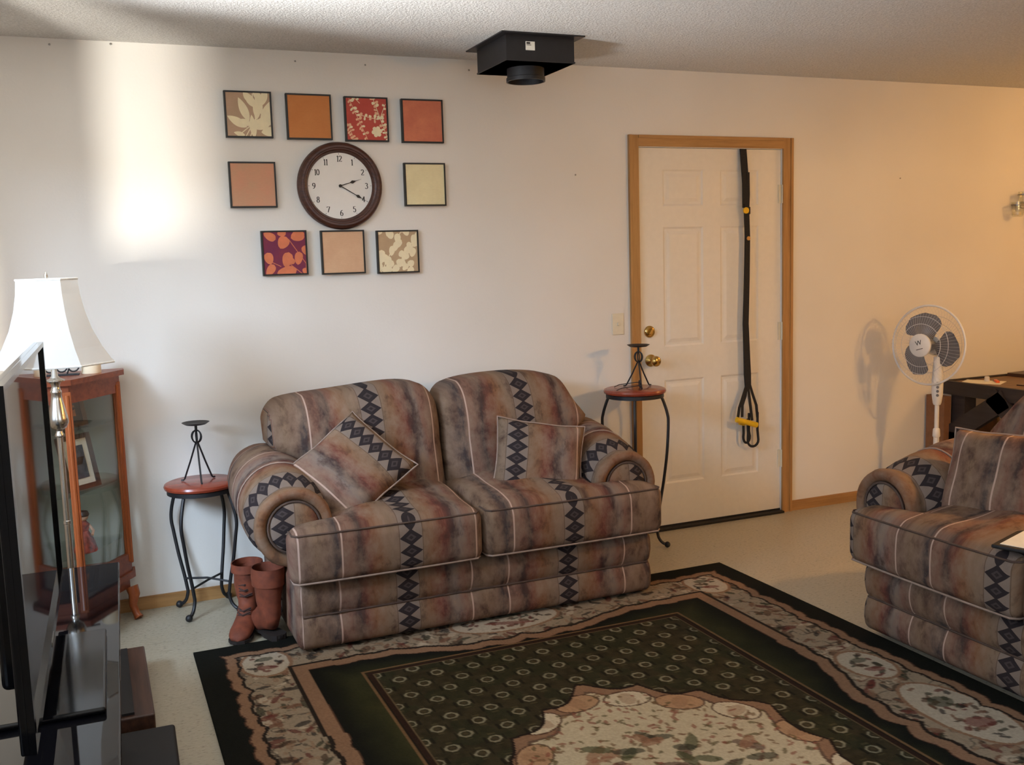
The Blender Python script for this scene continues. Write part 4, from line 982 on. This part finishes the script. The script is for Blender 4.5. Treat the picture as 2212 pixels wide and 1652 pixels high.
MB().box(-.004, .003, -.530, .530, .105, .710).build('screen', M_SCREEN, t)
mb = MB(); mb.box(-.05, -.015, -.10, .10, .012, .14, b=.004); mb.build('neck', M_BGLOSS, t)
mb = MB(); mb.box(-.15, .115, -.25, .25, .0005, .014, b=.006); mb.build('foot', M_BGLOSS, t)
mb = MB(); mb.box(.0101, .0112, -.04, .04, .086, .096); mb.build('badge', M_STEEL, t)

# ------------------------------------------------------------------ pedestal fan
fc = Vector((1.486, -.512, .964)); nd = Vector((-.975, -.215, .05)).normalized()
t = thing('pedestal_fan', (1.524, -.545, 0), 'white pedestal fan with grey blades in front of the warm wall', 'fan')
off = fc - Vector(t.location)
mb = MB(); mb.lathe([(.0001, 0), (.19, 0), (.20, .012), (.18, .028), (.06, .045), (.024, .07), (.022, .10), (.0001, .10)], 40); mb.build('base', M_WHITE, t, True)
mb = MB(); mb.tube([(0, 0, .08), (0, 0, .47)], .015, 16); mb.build('pole', M_WHITE, t, True)
mb = MB(); mb.tube([(0, 0, .44), (0, 0, .66)], .0115, 16); mb.build('inner_pole', M_WHITE, t, True)
mb = MB(); mb.lathe([(.016, .462), (.020, .468), (.018, .505), (.013, .512)], 20); mb.build('collar', M_WHITE, t, True)
mb = MB(); mb.lathe([(.018, .640), (.022, .650), (.029, .70), (.030, .76), (.026, .83), (.022, .90), (.0001, .91)], 24); o = mb.build('control_body', M_WHITE, t, True)
for k in range(4):
    a = math.atan2(-.72, -.69); zz = .695+.022*k
    mb = MB(); mb.lathe([(.0075, 0), (.0075, .006), (.0001, .007)], 14, Matrix.Translation((.0265*math.cos(a), .0265*math.sin(a), zz)) @ Vector((math.cos(a), math.sin(a), 0)).to_track_quat('Z', 'Y').to_matrix().to_4x4()); mb.build('button', M_GREYB, o, True)
Q = Matrix.Translation(off) @ nd.to_track_quat('Z', 'Y').to_matrix().to_4x4()
mb = MB(); mb.lathe([(.0001, -.16), (.035, -.155), (.055, -.13), (.058, -.06), (.050, -.03), (.0001, -.03)], 28, Q); mb.build('motor', M_WHITE, t, True)
mb = MB(); mb.lathe([(.0001, -.03), (.03, -.03), (.034, .0), (.030, .02), (.0001, .025)], 24, Q); mb.build('blade_hub', M_GREYB, t, True)
for k in range(3):
    a0 = 2*PI*k/3 + 1.75; V = []; F = []; nu, nv = 10, 8
    for i in range(nu+1):
        s = i/nu; r = .028+.150*s
        w = (.40+.42*math.sin(min(1, s*1.2)*PI*.60))*(1 if s < .6 else math.sqrt(max(0.02, 1-((s-.6)/.4)**2*.93)))
        for j in range(nv+1):
            q = (j/nv-.5)*2; a = a0 + q*w + .25*s
            V.append((r*math.cos(a), r*math.sin(a), -.004+.022*q*(1-.3*s)))
    for i in range(nu):
        for j in range(nv): F.append((i*(nv+1)+j, i*(nv+1)+j+1, (i+1)*(nv+1)+j+1, (i+1)*(nv+1)+j))
    V2 = [(x, y, z-.003) for x, y, z in V]; n0 = len(V)
    mb = MB(); mb.add(V+V2, F+[tuple(x+n0 for x in reversed(f)) for f in F], Q); mb.build('blade', M_GREYB, t, True)
RC = .213
M_CAGE = plain('white_wire', (196, 198, 202), .35, var=.02)
for z0, nm in ((.075, 'front_guard'), (-.075, 'rear_guard')):
    mb = MB(); sg = 1 if z0 > 0 else -1
    for k in range(64):
        a = 2*PI*k/64; ca, sa = math.cos(a), math.sin(a)
        mb.tube([Q @ Vector((r*ca, r*sa, z)) for r, z in ((.055, z0), (.12, z0*.97), (.18, z0*.72), (.208, z0*.35), (RC-.002, sg*.004))], .00055, 3, cap=False)
    for r, z, th in ((.055, z0, .002), (.115, z0*.97, .0016), (.155, z0*.86, .0014)):
        mb.tube([Q @ Vector((r*math.cos(a), r*math.sin(a), z)) for a in [2*PI*i/48 for i in range(48)]], th, 5, True)
    mb.build(nm, M_CAGE, t, True)
mb = MB(); mb.tube([Q @ Vector((RC*math.cos(a), RC*math.sin(a), 0)) for a in [2*PI*i/64 for i in range(64)]], .006, 8, True); mb.build('guard_ring', M_WHITE, t, True)
mb = MB(); mb.lathe([(.062, .070), (.062, .080), (.056, .085), (.0001, .086)], 36, Q); bd = mb.build('badge', M_WHITE, t, True)
def text_mesh(name, s, size, mat, parent, m):
    cu = bpy.data.curves.new(name, 'FONT'); cu.body = s; cu.size = size; cu.align_x = 'CENTER'; cu.align_y = 'CENTER'; cu.extrude = .0003
    tmp = bpy.data.objects.new(name, cu); COL.objects.link(tmp); dg = bpy.context.evaluated_depsgraph_get()
    me = bpy.data.meshes.new_from_object(tmp.evaluated_get(dg)); bpy.data.objects.remove(tmp); me.transform(m); me.materials.clear()
    return new_obj(name, me, parent, mat)
up = Vector((0, 0, 1)); xr = up.cross(nd).normalized(); yr = nd.cross(xr).normalized()
Bm = Matrix.Translation(off + nd*.0866) @ Matrix(((xr.x, yr.x, nd.x, 0), (xr.y, yr.y, nd.y, 0), (xr.z, yr.z, nd.z, 0), (0, 0, 0, 1)))
text_mesh('badge_letter', 'W', .036, M_PRINT, bd, Bm @ Matrix.Translation((-.004, .012, 0)) @ Matrix.Rotation(.3, 4, 'Z'))
MB().box(-.020, .020, -.0015, .0015, 0, .0004, Bm @ Matrix.Translation((.004, -.020, 0)) @ Matrix.Rotation(.3, 4, 'Z')).build('badge_line', M_PRINT, bd)

# ------------------------------------------------------------------ black workbench at the right with its clutter
t = thing('workbench', (2.04, -.09, 0), 'black wooden bench with diagonal braces and a brown top', 'bench')
MB().box(0, 1.5, -1.20, 0, .655, .680).build('top', M_BROWNW, t)
mb = MB(); mb.box(-.008, .02, -1.2, .004, .610, .690); mb.box(.02, 1.5, -.016, .004, .62, .690); mb.build('apron', M_DARKW, t)
for y in (-.10, -1.10):
    mb = MB(); mb.box(.01, .10, y-.055, y+.045, 0, .655); mb.build('leg', M_DARKW, t)
mb = MB(); mb.beam((.0, -.06, .36), (.0, -.46, .63), .04, .11); mb.build('brace', M_DARKW, t)
mb = MB(); mb.beam((.0, -.36, .64), (.0, -.52, .52), .04, .10); mb.beam((.0, -.52, .52), (0, -.9, .3), .038, .09); mb.build('brace', M_DARKW, t)
mb = MB(); mb.box(.0, .09, -1.08, -.06, .265, .345); mb.build('stretcher', M_DARKW, t)
mb = MB(); mb.box(-.02, .05, -.13, -.02, .27, .40, b=.012); mb.build('corner_block', M_DARKW, t)
for y in (-.10, -1.10):
    mb = MB(); mb.box(1.38, 1.47, y-.055, y+.045, 0, .655); mb.build('leg', M_DARKW, t)
def sheet(nm, lb, x, y, z, w, h, rz, m_, th=.002, cat='paper'):
    o = MB().box(-w/2, w/2, -h/2, h/2, 0, th).build(nm, m_, None, loc=(x, y, z), rot=(0, 0, rz)); return tag(o, lb, cat)
sheet('paper_sheet', 'loose white paper lying at the corner of the bench top', 2.20, -.24, .6802, .16, .22, .5, M_PAPER)
sheet('yellow_pad', 'yellow paper at the right on the bench top', 2.55, -.55, .6802, .2, .26, .2, plain('yellow_paper', (222, 196, 110), .8))
sheet('dark_folder', 'dark flat folder on the bench top beside the yellow paper', 2.32, -.56, .6802, .16, .24, .1, M_ESPR, .006, 'folder')
sheet('dark_book', 'thin dark book at the back edge of the bench top', 2.72, -.18, .6802, .34, .17, .1, M_ESPR, .02, 'book')
o = thing('lighter', (2.25, -.29, .6825), 'small orange lighter lying on white paper on the bench', 'lighter', .9)
MB().box(-.045, .03, -.010, .010, 0, .012, b=.003).build('body', plain('orange_plastic', (226, 98, 40), .4), o); MB().box(.03, .05, -.009, .009, 0, .012).build('cap', M_STEEL, o)
o = thing('bottle_cap', (2.235, -.235, .6825), 'little white cap standing on the bench paper', 'cap')
mb = MB(); mb.lathe([(.014, 0), (.015, .002), (.014, .026), (.010, .03), (.0001, .03)], 16); mb.build('shell', M_WHITE, o, True); mb = MB(); mb.lathe([(.0145, .003), (.0158, .003), (.0158, .009), (.0145, .009)], 16, ring=True); mb.build('ridge', M_WHITE, o, True)
# frame stored under the bench, and a brown slab standing in for shade
t = thing('leaning_frame', (2.42, -.02, 0), 'empty pale wooden frame leaning on the wall under the bench', 'frame')
mb = MB(); tl = Matrix.Rotation(-.06, 4, 'X') @ Matrix.Translation((0, -.03, 0))
for a in ((-.15, -.135, 0, .48), (.135, .15, 0, .48), (-.135, .135, .465, .48), (-.135, .135, 0, .015)): mb.box(a[0], a[1], -.015, 0, a[2], a[3], tl)
mb.build('moulding', plain('pale_wood', (196, 150, 98), .6), t); MB().box(-.135, .135, -.006, -.002, .015, .465, tl).build('board', plain('brown_board', (120, 84, 54), .8, var=.25, scale=14), t)
t = thing('shade_slab', (1.99+.11, -.11, 0), 'plain brown slab standing in for shade at the corner of the bench', 'box')
mb = MB(); mb.box(-.12, -.068, -.05, .09, .001, .60); mb.build('slab_body', plain('shade_brown', (128, 88, 58), .9, var=.1), t); MB().box(-.1205, -.0675, .015, .025, .001, .6005).build('pale_strip', plain('pale_strip', (150, 112, 76), .5), t)

# ------------------------------------------------------------------ glass candle sconce on the right
t = thing('candle_sconce', (2.765, 0, 1.592), 'metal wall sconce with clear glass candle cups at the right edge', 'sconce')
mb = MB(); mb.box(.012, .05, -.01, 0, .0, .28, b=.003); mb.build('backplate', M_STEEL, t)
for x, z in ((-.110, .065), (-.055, .128), (.10, .065)):
    mb = MB(); mb.tube([(.03, -.008, z+.05), (x*.5, -.03, z+.055), (x, -.055, z+.07)], .004, 8); mb.lathe([(.036, z+.068), (.040, z+.068), (.040, z+.076), (.036, z+.076)], 24, Matrix.Translation((x, -.055, 0)), ring=True); o = mb.build('arm', M_STEEL, t, True)
    mb = MB(); mb.lathe([(.0001, z), (.026, z), (.033, z+.01), (.037, z+.09), (.0345, z+.09), (.031, z+.012), (.0001, z+.008)], 24, Matrix.Translation((x, -.055, 0))); mb.build('glass_cup', M_GLASS, o, True)
    mb = MB(); mb.lathe([(.019, z+.009), (.019, z+.03), (.0001, z+.03)], 16, Matrix.Translation((x, -.055, 0))); mb.build('tealight', M_CREAM, o, True)

# ------------------------------------------------------------------ warm pendant over the dining end (outside the frame)
PX, PY, PZ = 1.14, -2.26, 1.57
t = thing('pendant_lamp', (PX, PY, H), 'warm brass pendant lamp hanging behind the long sofa', 'lamp')
zb = PZ-H
mb = MB(); mb.lathe([(.06, -.001), (.06, -.02), (.02, -.035), (.0001, -.035)], 24); mb.build('canopy', M_BRASS, t, True)
mb = MB(); mb.tube([(0, 0, -.03), (0, 0, zb+.12)], .006, 8); mb.build('rod', M_BRASS, t, True)
mb = MB(); mb.lathe([(.03, zb+.13), (.12, zb+.10), (.16, zb+.05), (.155, zb+.05), (.115, zb+.092), (.03, zb+.12)], 32, ring=True); mb.build('shade', M_BRASS, t, True)
g = G('bulb_glow'); em = g.n('ShaderNodeEmission'); em.inputs[0].default_value = (1, .62, .27, 1); em.inputs[1].default_value = 12; g.t.links.new(em.outputs[0], g.o.inputs[0])
mb = MB(); mb.sphere((0, 0, zb+.06), .03, 16); mb.build('bulb', g.m, t, True)
light('pendant_light', 'POINT', (PX, PY, PZ), energy=58, color=(1.0, .52, .15), shadow_soft_size=.035)

t = thing('ceiling_fixture', (3.35, -1.55, H), 'warm round ceiling lamp at the kitchen end of the room', 'lamp')
mb = MB(); mb.lathe([(.17, -.0005), (.17, -.03), (.15, -.035), (.0001, -.035)], 36); mb.build('rim', M_BRASS, t, True)
mb = MB(); mb.lathe([(.145, -.036), (.14, -.07), (.09, -.10), (.0001, -.11)], 32); mb.build('bowl', g.m, t, True)
light('ceiling_fixture_light', 'POINT', (3.35, -1.55, H-.26), energy=38, color=(1.0, .50, .13), shadow_soft_size=.14)
